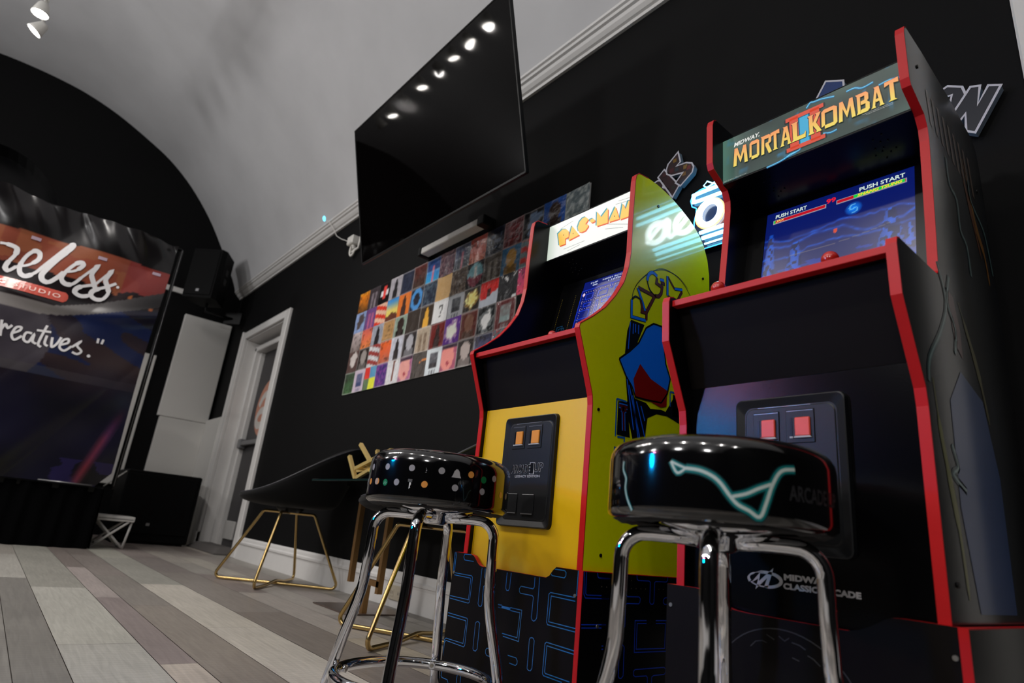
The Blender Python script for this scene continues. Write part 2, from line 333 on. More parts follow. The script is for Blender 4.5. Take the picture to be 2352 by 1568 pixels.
D={
'ps_arch':[(1.2336,1.0557),(1.2381,1.0867),(1.2559,1.1196),(1.291,1.1567),(1.3246,1.1825),(1.3633,1.2017),(1.4036,1.2094),(1.4495,1.2047),(1.4891,1.1846),(1.5191,1.1561)],
'ps_arch2':[(1.242,1.0972),(1.2621,1.1283),(1.2975,1.1648),(1.3315,1.1879),(1.3631,1.2061),(1.4111,1.2106),(1.4572,1.205),(1.4969,1.1863)],
'ps_Pblue':[(1.2332,1.0614),(1.2352,1.0116),(1.2975,1.019)],
'ps_Pbrown':[(1.272,1.0745),(1.2799,1.0552),(1.2788,1.0402),(1.2996,1.0424),(1.3001,1.0216)],
'ps_Ptop':[(1.2332,1.0614),(1.2486,1.0766),(1.272,1.0745)],
'ps_Ablue':[(1.2567,1.106),(1.2938,1.0474)],
'ps_Abrown':[(1.2586,1.1076),(1.3342,1.1058),(1.2994,1.0455)],
'ps_Cblue':[(1.343,1.1723),(1.3214,1.1765),(1.3031,1.1635),(1.2974,1.1424)],
'ps_Cbrown':[(1.3431,1.1685),(1.3405,1.1498),(1.368,1.146),(1.3646,1.1256),(1.353,1.1122),(1.3355,1.1072)],
'ps_Cthin':[(1.2974,1.1424),(1.3104,1.1188),(1.3355,1.1072)],
'ps_d1':[(1.3562,1.167),(1.3756,1.1701)],
'ps_d2':[(1.3602,1.1587),(1.3805,1.1601)],
'ps_Mb1':[(1.3917,1.1911),(1.3943,1.1286)],
'ps_Mb2':[(1.428,1.1622),(1.4675,1.1725)],
'ps_Mn1':[(1.394,1.1905),(1.428,1.1622)],
'ps_Mn2':[(1.3958,1.1282),(1.437,1.1202)],
'ps_Mn3':[(1.4662,1.1656),(1.4393,1.121)],
'ps_streak':[(1.2339,1.0023),(1.2929,1.0049),(1.2764,0.9688),(1.2638,0.941),(1.2308,0.908),(1.2233,0.8806),(1.2328,0.8328),(1.2498,0.812),(1.264,0.7863),(1.3121,0.7844),(1.3325,0.772),(1.379,0.7796),(1.3997,0.7775),(1.4467,0.8401),(1.4627,0.7949),(1.464,0.7558),(1.4424,0.7603),(1.4071,0.7662),(1.3595,0.7629),(1.3209,0.7446),(1.3161,0.7149),(1.3105,0.6455),(1.2829,0.6371),(1.2656,0.6657),(1.2435,0.7211),(1.2237,0.8306),(1.2154,0.9038),(1.2205,0.9653)],
'ps_kite':[(1.1926,0.8787),(1.2337,0.911),(1.27,0.9449),(1.3,0.9981),(1.3329,1.0208),(1.3714,1.0234),(1.3938,0.9166),(1.4166,0.8775),(1.4044,0.8305),(1.3781,0.7987),(1.3117,0.7927),(1.2656,0.7908),(1.2495,0.8161),(1.2231,0.8387)],
'ps_band':[(1.2544,0.8381),(1.2801,0.887),(1.328,0.856),(1.4041,0.8392),(1.4025,0.7931),(1.3753,0.7852),(1.3181,0.7941),(1.2656,0.7908)],
'ps_Tb':[(1.1981,0.7645),(1.2358,0.7711),(1.2507,0.678),(1.1988,0.6773)],
'ps_T1':[(1.2019,0.7545),(1.2351,0.7556)],
'ps_T2':[(1.2187,0.7541),(1.2244,0.6917)],
'ps_T3':[(1.2097,0.7462),(1.2314,0.7467)],
'ps_L1':[(1.1917,0.7703),(1.1934,0.6724)],
'ps_L2':[(1.193,0.7698),(1.231,0.77)],
'ps_L3':[(1.201,0.6719),(1.2287,0.6741),(1.228,0.6418),(1.1928,0.6428)],
'ps_L4':[(1.1926,0.6454),(1.192,0.615),(1.2286,0.6169)],
'ps_L5':[(1.4181,0.8402),(1.4198,0.7968)],
'ps_L6':[(1.4195,0.8405),(1.4409,0.841)],
'ps_Bb':[(1.4326,0.8346),(1.4614,0.8345),(1.4634,0.7731),(1.4314,0.7711)],
'ps_v1':[(1.2312,0.9948),(1.2271,0.9156)],
'ps_v2':[(1.2441,0.9944),(1.2442,0.9637)],
'ps_v3':[(1.2538,0.9952),(1.2541,0.971)],
'ps_v4':[(1.2668,0.9969),(1.2671,0.9704)],
'ps_v5':[(1.237,0.8172),(1.3038,0.6523)],
'ps_v6':[(1.2542,0.7923),(1.2871,0.6694)],
'ps_v7':[(1.2708,0.7795),(1.3111,0.6897)],
'ps_v8':[(1.2279,0.8316),(1.2633,0.701)],
'ps_v9':[(1.2903,0.7714),(1.3086,0.7339)],
'ps_bolt1':[(1.5774,1.2495)],
'ps_bolt2':[(1.2019,1.1864)],
'ps_bolts':[(1.3378,1.4043),(1.5768,1.2497),(1.1247,0.7271),(1.1627,0.3809)],
'rf_a1':[(-1.5407,0.3427),(-1.5397,0.2906),(-1.5282,0.2872)],
'rf_a2':[(-1.5343,0.3428),(-1.5332,0.2902)],
'rf_b':[(-1.461,0.342),(-1.4936,0.341),(-1.4969,0.3331),(-1.4903,0.3256),(-1.4476,0.3254)],
'rf_c':[(-1.5325,0.2872),(-1.4499,0.2877),(-1.4443,0.2838),(-1.446,0.2209),(-1.4512,0.2169),(-1.5402,0.2182)],
'rf_c2':[(-1.5325,0.2814),(-1.4545,0.2811),(-1.4518,0.2774),(-1.4518,0.2256),(-1.5409,0.2249)],
'rf_d':[(-1.4066,0.3129),(-1.4074,0.2219),(-1.4025,0.2166),(-1.3932,0.2171),(-1.3902,0.2211),(-1.3914,0.2669),(-1.3863,0.2701),(-1.3734,0.2708)],
'rf_d2':[(-1.3924,0.3125),(-1.3914,0.2908),(-1.3857,0.2866),(-1.3745,0.2868)],
'rf_e':[(-1.5398,0.1799),(-1.4492,0.1793),(-1.4453,0.1757),(-1.4448,0.1123),(-1.4498,0.1082),(-1.5336,0.1091),(-1.5393,0.1026),(-1.538,0.0693)],
'rf_e2':[(-1.5389,0.1726),(-1.4536,0.1722),(-1.4509,0.1684),(-1.4535,0.1159),(-1.535,0.1149),(-1.5411,0.1099),(-1.538,0.0693)],
'rf_f':[(-1.406,0.1765),(-1.399,0.1791),(-1.3908,0.1758),(-1.3899,0.1142),(-1.3961,0.1079),(-1.4056,0.1082),(-1.4082,0.1118),(-1.4091,0.1729),(-1.406,0.1765)],
'rf_g':[(-1.3229,0.232),(-1.3089,0.2325),(-1.3088,0.2254),(-1.3218,0.2256)],
'rf_h':[(-1.3568,0.1813),(-1.3544,0.1622),(-1.3443,0.1625)],
'rf_i':[(-1.3081,0.1069),(-1.3484,0.1069),(-1.354,0.1119),(-1.3542,0.1188),(-1.3497,0.1237),(-1.3196,0.1233)],
'rf_j':[(-1.5354,0.0377),(-1.5363,0.0205),(-1.5325,0.0171),(-1.5054,0.0167),(-1.4998,0.0101)],
'rf_k':[(-1.4627,0.0445),(-1.4635,0.0181)],
'rf_k2':[(-1.4473,0.0457),(-1.4467,0.0218)],
'rf_l':[(-1.299,0.312),(-1.2989,0.2748),(-1.2944,0.2691),(-1.287,0.27),(-1.2836,0.2767),(-1.2828,0.3128)],
'rf_m':[(-1.1912,0.3124),(-1.1909,0.2897),(-1.1949,0.2853),(-1.2398,0.2859),(-1.2454,0.2796),(-1.2444,0.2727),(-1.2402,0.2694),(-1.1955,0.2695),(-1.191,0.2667),(-1.1922,0.2202),(-1.1889,0.2154),(-1.1825,0.2138),(-1.1763,0.2177),(-1.1731,0.2232),(-1.1743,0.314)],
'rf_n':[(-1.1246,0.3383),(-1.0905,0.3385),(-1.0852,0.3346),(-1.0856,0.3271),(-1.09,0.3222),(-1.1319,0.3229),(-1.1354,0.3267)],
'rf_o':[(-1.0499,0.2766),(-1.129,0.2774),(-1.1312,0.2207),(-1.043,0.2204)],
'rf_o2':[(-1.0511,0.2844),(-1.1325,0.2848),(-1.1376,0.2804),(-1.1378,0.2189),(-1.1341,0.2138),(-1.043,0.2132)],
'rf_p':[(-1.0461,0.3427),(-1.0467,0.2881)],
'rf_q':[(-1.2734,0.2312),(-1.2289,0.2316),(-1.2309,0.1605),(-1.2915,0.1617)],
'rf_q2':[(-1.2723,0.2244),(-1.2349,0.2247),(-1.2376,0.1677),(-1.2961,0.1677)],
'rf_qf':[(-1.323,0.2312),(-1.3092,0.2314),(-1.3082,0.2253),(-1.3219,0.2251)],
'rf_r':[(-1.1906,0.1751),(-1.1842,0.1773),(-1.1787,0.1763),(-1.175,0.1721),(-1.1753,0.1128),(-1.1797,0.1064),(-1.1862,0.1058),(-1.1919,0.1086),(-1.1926,0.1706),(-1.1906,0.1751)],
'rf_s':[(-1.0427,0.1748),(-1.1333,0.1764),(-1.1379,0.1724),(-1.1384,0.1096),(-1.1346,0.1058),(-1.075,0.1051)],
'rf_s2':[(-1.0424,0.1678),(-1.1307,0.1692),(-1.1319,0.1141),(-1.1291,0.1116),(-1.0512,0.1111)],
'rf_t':[(-1.2661,0.1231),(-1.235,0.1234),(-1.2292,0.118),(-1.229,0.1115),(-1.2344,0.1068),(-1.2578,0.1074)],
'rf_bar':[(-1.3072,0.2281),(-1.2728,0.2278)],
'rs_a':[(1.1608,0.3303),(1.1923,0.3309)],
'rs_b':[(1.164,0.2928),(1.1901,0.2928)],
'rs_b2':[(1.1646,0.286),(1.1893,0.2862)],
'rs_c':[(1.2524,0.3437),(1.2526,0.2971),(1.2579,0.2927),(1.3019,0.2931),(1.3071,0.289),(1.3056,0.2804),(1.3014,0.2773),(1.2576,0.2774),(1.2523,0.2745),(1.2529,0.2276),(1.2491,0.2235),(1.2396,0.2236)],
'rs_d':[(1.2907,0.3431),(1.2921,0.3341),(1.2967,0.3308),(1.3394,0.3312),(1.3447,0.3282),(1.3445,0.282),(1.3498,0.2772),(1.3573,0.2773),(1.3616,0.2814),(1.3622,0.3279),(1.3667,0.3308),(1.4102,0.3314),(1.4158,0.3353),(1.4161,0.3434)],
'rs_e':[(1.1694,0.2303),(1.1848,0.2302)],
'rs_e2':[(1.17,0.2236),(1.1849,0.2235)],
'rs_f':[(1.3341,0.2394),(1.2901,0.2394),(1.2913,0.1693),(1.4165,0.1685),(1.4172,0.2395),(1.3712,0.2395)],
'rs_f2':[(1.3345,0.2327),(1.2985,0.2327),(1.2979,0.1761),(1.4101,0.1754),(1.4107,0.2325),(1.3716,0.2326)],
'rs_g':[(1.241,0.1858),(1.2477,0.1864),(1.2534,0.1815),(1.2538,0.1207),(1.2467,0.1156),(1.2395,0.117),(1.2365,0.1222),(1.2373,0.1811),(1.241,0.1858)],
'rs_h':[(1.1732,0.1856),(1.1796,0.1855)],
'rs_h2':[(1.1738,0.1791),(1.1794,0.179)],
'rs_i':[(1.3449,0.1006),(1.3442,0.1132),(1.3397,0.1166),(1.2975,0.117),(1.2917,0.1205),(1.2912,0.1284),(1.2965,0.1322),(1.4095,0.1325),(1.4164,0.128),(1.4155,0.1205),(1.4102,0.1166),(1.3686,0.1161),(1.3615,0.1131),(1.3613,0.0997)],
'rs_j':[(1.4181,0.2939),(1.4056,0.2928),(1.4002,0.2882),(1.4005,0.2812),(1.4063,0.2774),(1.4188,0.2776)],
'rs_k':[(1.4533,0.3413),(1.4536,0.3321)],
'rs_dots':[(1.2709,0.3298),(1.2707,0.3114),(1.2892,0.3116),(1.308,0.3118),(1.3262,0.3122),(1.1636,0.3124),(1.1806,0.312),(1.3798,0.3129),(1.3984,0.3131)],
'rs_left':[(1.1009,0.3435),(1.1044,0.2942),(1.1101,0.2865),(1.1904,0.2862)],
'rs_left2':[(1.1084,0.3431),(1.1104,0.296),(1.1144,0.2929),(1.1899,0.2928)],
'rs_left3':[(1.1466,0.342),(1.1486,0.3334),(1.1527,0.3308),(1.1921,0.3311)],
'rs_left4':[(1.1021,0.2307),(1.1845,0.2305)],
'rs_left5':[(1.1028,0.224),(1.1851,0.2235)],
'pac_notch':[(-1.5435,0.3436),(-1.4647,0.3449),(-1.4445,0.3362),(-1.4299,0.3238),(-1.4087,0.3167),(-1.1527,0.316),(-1.1413,0.3232),(-1.1306,0.3352),(-1.1195,0.3433),(-1.0433,0.3442)],
'mk_notch':[(-0.7997,0.3453),(-0.7273,0.3451),(-0.6943,0.3293),(-0.6533,0.3163),(-0.4884,0.3143),(-0.4577,0.3136),(-0.4387,0.3187),(-0.4224,0.3263),(-0.4032,0.338),(-0.3848,0.3439),(-0.3071,0.3423)],
'mm_text':[(-0.7322,1.3607),(-0.7317,1.4151),(-0.3629,1.362),(-0.3562,1.4122)],
'mm_LK':[(-0.5818,1.365),(-0.5114,1.3623),(-0.5092,1.3637),(-0.6127,1.3641)],
'mm_midway':[(-0.7317,1.4207),(-0.7302,1.4342),(-0.6615,1.4216),(-0.6613,1.4325)],
'mm_II':[(-0.5931,1.4331),(-0.5036,1.4327),(-0.502,1.3425),(-0.5929,1.3403),(-0.5537,1.4257),(-0.5427,1.4251),(-0.5459,1.3514),(-0.5557,1.3511)],
'mm_bolts1':[(-0.542,1.4406),(-0.5328,1.4515),(-0.5241,1.4493),(-0.5071,1.4477),(-0.4782,1.4393)],
'mm_bolt2':[(-0.452,1.4371),(-0.4341,1.437),(-0.4191,1.4283),(-0.3961,1.431)],
'mm_bolt3':[(-0.386,1.4164),(-0.3639,1.418),(-0.3394,1.4118)],
'mm_bolt4':[(-0.5077,1.3529),(-0.4915,1.3472),(-0.4772,1.3488)],
'mm_bolt5':[(-0.5708,1.3326),(-0.591,1.3291),(-0.614,1.324),(-0.6445,1.3219)],
'mm_c1':[(-0.7601,1.327),(-0.6981,1.3267)],
'mm_c2':[(-0.424,1.3556),(-0.3618,1.3531)],
'pm_P':[(-1.4394,1.4285),(-1.4266,1.3772),(-1.3973,1.3762),(-1.3995,1.3969),(-1.3828,1.3986),(-1.3851,1.4212),(-1.3978,1.4329),(-1.4171,1.4395)],
'pm_Ph':[(-1.4099,1.4156),(-1.4079,1.4106)],
'pm_A':[(-1.3707,1.4364),(-1.3327,1.3891),(-1.3836,1.3844)],
'pm_C':[(-1.2958,1.4369),(-1.3076,1.4484),(-1.3208,1.4495),(-1.3353,1.4403),(-1.3424,1.4211),(-1.3362,1.4028),(-1.3224,1.3956),(-1.3051,1.3958),(-1.2924,1.4073),(-1.293,1.4146),(-1.3073,1.4203),(-1.2955,1.4333)],
'pm_d':[(-1.2867,1.4301),(-1.2732,1.4306),(-1.2641,1.422),(-1.2652,1.4161),(-1.277,1.4153),(-1.2852,1.4225)],
'pm_M':[(-1.2566,1.4493),(-1.2359,1.4224),(-1.2087,1.4385),(-1.2061,1.391),(-1.2546,1.3977),(-1.2557,1.4016)],
'pm_A2':[(-1.1769,1.4386),(-1.158,1.3875),(-1.2033,1.3917)],
'pm_N':[(-1.1471,1.4291),(-1.1347,1.4126),(-1.1281,1.4286),(-1.1147,1.4251),(-1.1136,1.3715),(-1.1559,1.384)],
'pm_l0':[(-1.4318,1.4445),(-1.3681,1.4556)],
'pm_l1':[(-1.4037,1.3583),(-1.3061,1.3592)],
'pm_l2':[(-1.3841,1.3458),(-1.327,1.3519)],
'pm_l3':[(-1.1774,1.4474),(-1.1155,1.4389)],
'pm_l4':[(-1.1662,1.4552),(-1.1198,1.4501)],
'pm_l5':[(-1.2339,1.3956),(-1.1183,1.3551)],
'pm_l6':[(-1.2159,1.3722),(-1.1406,1.352)],
's1_grey':[(-1.365,0.5229),(-0.97,0.5243),(-0.575,0.5245),(-1.573,0.4904),(-1.171,0.4915),(-0.383,0.4919),(0.011,0.4886),(0.218,0.5185)],
's1_orange':[(-0.774,0.4923),(-0.175,0.5217),(0.403,0.485)],
's1_green':[(-1.367,0.4879),(0.021,0.5169)],
's1_bell':[(-0.379,0.5217)],
's1_key':[(-0.97,0.4901)],
's1_speck':[(-0.757,0.5223)],
's2_a':[(-1.915,0.5277),(-1.918,0.515),(-1.868,0.502),(-1.873,0.488),(-1.839,0.4725),(-1.767,0.4552)],
's2_b':[(-1.381,0.5247),(-1.325,0.5088),(-1.256,0.5156),(-1.148,0.5135),(-1.051,0.5067),(-0.988,0.4976),(-0.926,0.4832),(-0.865,0.4719),(-0.78,0.4651),(-0.701,0.4584),(-0.65,0.4769),(-0.605,0.4983),(-0.55,0.516),(-0.494,0.5235),(-0.398,0.526)],
's2_c':[(-0.903,0.4815),(-0.801,0.4866),(-0.705,0.4951),(-0.604,0.5024)],
's2_d':[(-1.381,0.5247),(-1.317,0.5197),(-1.256,0.5156)],
's2_txt':[(-0.456,0.486),(-0.448,0.5),(0.182,0.4898),(0.208,0.5079)],
'ks_l1':[(1.3892,1.2752),(1.3895,1.2079),(1.4414,1.1881),(1.4268,1.1159),(1.4645,1.0885),(1.4636,1.0247)],
'ks_l2':[(1.5442,1.2929),(1.5489,1.2377),(1.643,1.2322),(1.6391,1.1588),(1.6526,1.0941)],
'ks_l3':[(1.2345,0.9674),(1.2828,0.8961),(1.2116,0.8229),(1.1368,0.7545),(1.087,0.7193)],
}
W = 1.78
XE = -7.6
YL = -3.34
XF = 2.6
ident = lambda a, b, d: (a, b, d)
# ------------------------------------------------------------------ camera
cam = bpy.data.cameras.new('camera'); co = bpy.data.objects.new('camera', cam); COL.objects.link(co)
RM = Matrix([[0.6443053932967752, 0.16935007174970884, 0.7457822157755281], [0.7579534076983633, -0.2712983413745106, -0.5932148360635279], [0.10186850311615794, 0.9474796901072908, -0.30315844851672097]])
co.matrix_world = Matrix.Translation((0, 0, .40)) @ RM.to_4x4()
cam.sensor_width = 36; cam.sensor_fit = 'HORIZONTAL'; cam.lens = 1405.74/2352*36
cam.clip_start = .02; cam.dof.use_dof = True; cam.dof.focus_distance = 1.75; cam.dof.aperture_fstop = 3.2
sc.camera = co

# ------------------------------------------------------------------ room shell
def ceil_path():
    P = [(1.70, 2.87), (1.62, 3.04), (1.409, 3.38), (1.203, 3.675), (.935, 3.968), (.657, 4.186), (.375, 4.333), (.027, 4.479), (-.29, 4.563), (-.55, 4.593), (-.78, 4.60)]
    P = P+[(-1.56-y, z) for y, z in P[-2::-1]]
    Q = []
    for i in range(len(P)-1):
        p0, p1, p2, p3 = [Vector(P[max(0, min(len(P)-1, k))]) for k in (i-1, i, i+1, i+2)]
        for k in range(4):
            t = k/4; Q.append(.5*((2*p1)+(p2-p0)*t+(2*p0-5*p1+4*p2-p3)*t*t+(3*p1-p0-3*p2+p3)*t**3))
    Q.append(Vector(P[-1])); return Q
CP = ceil_path()
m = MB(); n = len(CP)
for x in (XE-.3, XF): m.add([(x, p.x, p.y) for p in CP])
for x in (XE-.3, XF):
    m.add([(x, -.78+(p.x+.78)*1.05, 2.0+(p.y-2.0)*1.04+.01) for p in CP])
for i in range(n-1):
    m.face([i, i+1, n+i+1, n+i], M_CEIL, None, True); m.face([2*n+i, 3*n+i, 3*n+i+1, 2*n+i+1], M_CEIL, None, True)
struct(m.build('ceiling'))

DX0, DX1, DZ = -6.87, -5.70, 2.16
m = MB()
fw = lambda x, z: (x, W, z)
for x0, x1, z0, z1 in ((XE-.3, DX0, 0, 3.1), (DX1, XF, 0, 3.1), (DX0, DX1, DZ, 3.1)):
    m.box(x0, W, z0, x1, W+.35, z1, M_WALL)
struct(m.build('wall_right'))
m = MB(); m.box(XE-.3, YL-.15, 0, XF, YL, 3.1, M_WALL); struct(m.build('wall_left'))
m = MB(); m.box(XF, YL-.15, 0, XF+.15, W+.35, 4.9, M_WALL); struct(m.build('wall_front'))
# end wall with the arched alcove
AC, AR, AZ, A0 = -.80, .64, 3.0, 1.2
arc = [(AC+AR*math.cos(PI*k/24), AZ+AR*math.sin(PI*k/24)) for k in range(25)]   # right to left
m = MB()
f = lambda y, z: (XE, y, z)
m.poly([f(YL, 0), f(AC-AR, 0), f(AC-AR, AZ), f(AC-AR, 4.9), f(YL, 4.9)], M_WALL)
m.poly([f(AC+AR, 0), f(W, 0), f(W, 4.9), f(AC+AR, 4.9)], M_WALL)
m.poly([f(AC-AR, 0), f(AC+AR, 0), f(AC+AR, A0), f(AC-AR, A0)], M_WALL)
for k in range(24):
    a, b = arc[k], arc[k+1]; m.poly([f(*a), f(a[0], 4.9), f(b[0], 4.9), f(*b)], M_WALL)
    m.poly([f(*a), f(*b), (XE-.28, b[0], b[1]), (XE-.28, a[0], a[1])], M_INK)
for y in (AC-AR, AC+AR): m.poly([f(y, A0), f(y, AZ), (XE-.28, y, AZ), (XE-.28, y, A0)], M_INK)
m.poly([f(AC-AR, A0), f(AC+AR, A0), (XE-.28, AC+AR, A0), (XE-.28, AC-AR, A0)], M_INK)
m.box(XE-.34, AC-AR-.1, A0-.1, XE-.28, AC+AR+.1, AZ+AR+.1, M_INK)
struct(m.build('wall_back'))

# floor planks
ROWS = [(-3.34, -3.14), (-3.14, -2.98), (-2.98, -2.78), (-2.78, -2.68), (-2.68, -2.48), (-2.48, -2.32), (-2.32, -2.12), (-2.12, -1.92), (-1.92, -1.76), (-1.76, -1.56), (-1.56, -1.46), (-1.46, -1.26), (-1.26, -1.1), (-1.1, -.9), (-.9, -.7), (-.7, -.54), (-.54, -.34), (-.34, -.24), (-.24, -.04), (-.04, .163), (.163, .27), (.27, .469), (.469, .562), (.562, .715), (.715, .915), (.915, 1.118), (1.118, 1.275), (1.275, 1.43), (1.43, 1.6), (1.6, 2.02)]
LT, MD, DK, BG, PK = (178, 174, 166), (150, 145, 138), (124, 119, 113), (182, 172, 162), (164, 154, 150)
SPEC = {20: [(-7.6, MD), (-4.87, (168, 165, 158)), (-3.685, (126, 123, 118)), (-1.5, DK), (.2, LT)],
        21: [(-7.6, (150, 148, 140)), (-3.39, (176, 174, 166)), (-2.166, (170, 168, 162)), (-.6, DK), (.6, MD)],
        22: [(-7.6, (126, 117, 112)), (-4.278, PK), (-3.1, (138, 127, 125)), (-1.89, BG), (-.4, DK)],
        23: [(-7.6, (124, 116, 111)), (-5.1, (132, 124, 119)), (-3.9, (134, 128, 122)), (-2.9, (138, 130, 122)), (-1.4, DK), (0, MD)],
        24: [(-7.6, (160, 158, 148)), (-5.0, (152, 150, 142)), (-3.61, (184, 178, 168)), (-2.414, (186, 180, 171)), (-.9, MD)],
        25: [(-7.6, (140, 130, 126)), (-5.2, (128, 120, 116)), (-4.2, (134, 127, 121)), (-2.75, (126, 118, 112)), (-1.0, LT)],
        26: [(-7.6, (150, 140, 134)), (-5.83, (162, 155, 147)), (-4.9, MD), (-4.2, (132, 122, 118)), (-3.392, (158, 151, 145)), (-2.18, (164, 154, 140)), (-1.1, DK)],
        27: [(-7.6, (150, 142, 136)), (-5.4, (168, 162, 152)), (-4.2, (160, 154, 148)), (-2.7, (140, 134, 130)), (-1.4, LT)],
        28: [(-7.6, (134, 124, 118)), (-5.6, (150, 142, 136)), (-3.9, (150, 142, 138)), (-2.9, DK)],
        19: [(-7.6, (150, 148, 142)), (-4.4, (140, 137, 131)), (-2.9, (134, 131, 126)), (-1.6, (128, 126, 122)), (0, LT)]}
SC_ = 1.
SPEC = {k: [(x, tuple(q*SC_ for q in c)) for x, c in v] for k, v in SPEC.items()}
m = MB(); tones = [LT, MD, DK, BG, PK, DK, MD]
for ri, (y0, y1) in enumerate(ROWS):
    if ri in SPEC: S = SPEC[ri]
    else:
        S = []; x = -7.9-hsh(ri, 3)*1.1
        while x < XF: S.append((x, tones[int(hsh(ri, x, 5)*7)])); x += 1.22
    S = [(max(x, XE), c) for x, c in S]
    for k, (x0, c) in enumerate(S):
        x1 = S[k+1][0] if k+1 < len(S) else XF
        if x1 <= x0: continue
        g = .0011
        m.poly([(x0+g, y0+g, 0), (x1-g, y0+g, 0), (x1-g, y1-g, 0), (x0+g, y1-g, 0)], M_FLOOR, s2l(c))
m.poly([(XE-.3, YL, -.003), (XF, YL, -.003), (XF, W+.35, -.003), (XE-.3, W+.35, -.003)], M_FLOOR, s2l((66, 60, 56)))
m.box(XE-.3, YL, -.1, XF, W+.35, -.01, M_BLK, (.05, .05, .05))
struct(m.build('floor'))

def extrude_x(m, prof, x0, x1, mt):
    m.prism(prof, lambda y, z, d: (d, y, z), x0, x1, mt)
# baseboard, crown moulding, casing
BP = [(W, 0), (W-.022, 0), (W-.022, .012), (W-.018, .105), (W-.020, .118), (W-.026, .122), (W-.026, .135), (W-.016, .142), (W-.014, .160), (W-.007, .172), (W, .172)]
m = MB(); extrude_x(m, BP, DX1+.11, XF, M_WHITE); struct(m.build('baseboard_right'))
m = MB(); m.box(XE, YL, 0, XF, YL+.02, .16, M_WHITE); struct(m.build('baseboard_left'))
CR = [(W, 2.797), (W-.016, 2.797), (W-.020, 2.812), (W-.034, 2.816), (W-.050, 2.832), (W-.058, 2.846), (W-.072, 2.850), (W-.076, 2.864), (W-.088, 2.868), (W-.088, 2.885), (W, 2.90)]
m = MB(); extrude_x(m, CR, XE, XF, M_WHITE); struct(m.build('trim_1'))
m = MB(); extrude_x(m, [(-1.56-y, z) for y, z in CR][::-1], XE, XF, M_WHITE); struct(m.build('trim_2'))
m = MB(); m.bbox(-.212, W-.030, 0, -.158, W, 2.80, M_CABW, .006); struct(m.build('trim_3'))
# white boxed wainscot in the far corner and the white panel above it
m = MB()
m.bbox(XE, 1.262, 0, XE+.05, W, 1.262, M_CABW, .004); m.bbox(XE+.05, W-.05, 0, DX0-.10, W, 1.300, M_CABW, .004)
struct(m.build('trim_4'))
m = MB(); m.bbox(XE, 1.235, 1.266, XE+.05, 1.752, 2.44, M_CABW, .006); struct(m.build('trim_5'))
m = MB(); m.bbox(XE, .30, .5, XE+.03, 1.012, 1.90, M_CABW, .004); m.bbox(XE, 1.052, .5, XE+.02, 1.078, 1.90, M_CABW, .004); struct(m.build('trim_6'))
m = MB(); m.bbox(XE, .70, 2.655, XE+.04, 1.215, 2.715, M_CABW, .004); struct(m.build('trim_7'))

# door in its deep recess
dr = bpy.data.objects.new('door_1', None); COL.objects.link(dr); dr.location = (-6.285, 1.98, 0); dr['kind'] = 'structure'
m = MB()
Wd = W-.03
m.bbox(DX0-.10, Wd, 0, DX0, W, DZ+.08, M_WHITE, .004); m.bbox(DX1, Wd, 0, DX1+.11, W, DZ+.08, M_WHITE, .004); m.bbox(DX0, Wd, DZ, DX1, W, DZ+.08, M_WHITE, .004)
m.bbox(DX0-.112, Wd-.012, 0, DX0-.085, W, DZ+.092, M_WHITE, .003); m.bbox(DX0-.13, Wd-.012, 0, DX0, W, .14, M_WHITE, .003)
m.bbox(DX0-.002, W, 0, DX0+.012, 2.08, DZ, M_WHITE, .002); m.bbox(DX1-.012, W, 0, DX1+.002, 2.08, DZ, M_WHITE, .002); m.bbox(DX0, W, DZ-.012, DX1, 2.08, DZ+.001, M_WHITE, .002)
part(m, 'casing', dr)
m = MB()
for a, b, z in ((DX0+.012, DX0+.06, 0), (DX1-.06, DX1-.012, 0)): m.bbox(a, 1.88, 0, b, 2.0, 2.085, M_WHITE, .006)
m.bbox(DX0+.012, 1.88, 2.04, DX1-.012, 2.0, 2.10, M_WHITE, .006); m.bbox(DX0+.05, 1.93, 0, DX0+.09, 2.0, 2.06, M_WHITE, .004)
part(m, 'door_frame', dr)
m = MB(); m.bbox(DX0+.07, 1.975, .01, DX1-.04, 2.02, 2.055, M_DOORG, .004)
slab = part(m, 'door_panel', dr)
m = MB(); m.bbox(DX0+.10, 1.915, 1.015, DX1-.06, 1.955, 1.06, M_BAR, .006); m.bbox(DX0+.075, 1.905, .985, DX0+.15, 1.976, 1.085, M_BAR, .01); m.bbox(DX1-.12, 1.91, .99, DX1-.045, 1.976, 1.08, M_BAR, .01)
part(m, 'push_bar', dr)
m = MB(); g = lambda x, z: (x, 1.9735, z)
m.disc((-6.35, 1.40), .30, g, M_ART, 40, s2l((205, 120, 80)))
g2 = lambda x, z: (x, 1.9728, z)
for pts, w_ in (([(-6.58, 1.43), (-6.5, 1.52), (-6.38, 1.54), (-6.3, 1.44), (-6.4, 1.38), (-6.52, 1.36), (-6.58, 1.28), (-6.5, 1.22), (-6.36, 1.24), (-6.2, 1.35)], .075),):
    m.ribbon(pts, w_, g2, M_ART, c=s2l((214, 208, 202)), sub=4)
part(m, 'round_sticker', dr, 'round orange sticker with a pale curling mark')
m = MB(); m.bbox(DX0+.12, 1.955, .10, DX0+.42, 1.976, .27, M_PALE, .004); part(m, 'lower_plate', dr)

# outlet in the baseboard
o = empty('wall_outlet', 'ivory double power outlet set in the white baseboard behind the bronze table leg', 'outlet', (-2.93, W-.027, .07))
m = MB(); m.bbox(-3.0, W-.030, .035, -2.86, W-.018, .105, M_OUTLET, .003); part(m, 'cover_plate', o)
for x in (-2.965, -2.895):
    m = MB(); m.bbox(x-.018, W-.032, .052, x+.018, W-.029, .088, M_OUTLET, .001)
    for dx in (-.007, .007): m.box(x+dx-.0015, W-.0325, .064, x+dx+.0015, W-.0315, .078, M_INK)
    part(m, 'socket', o)
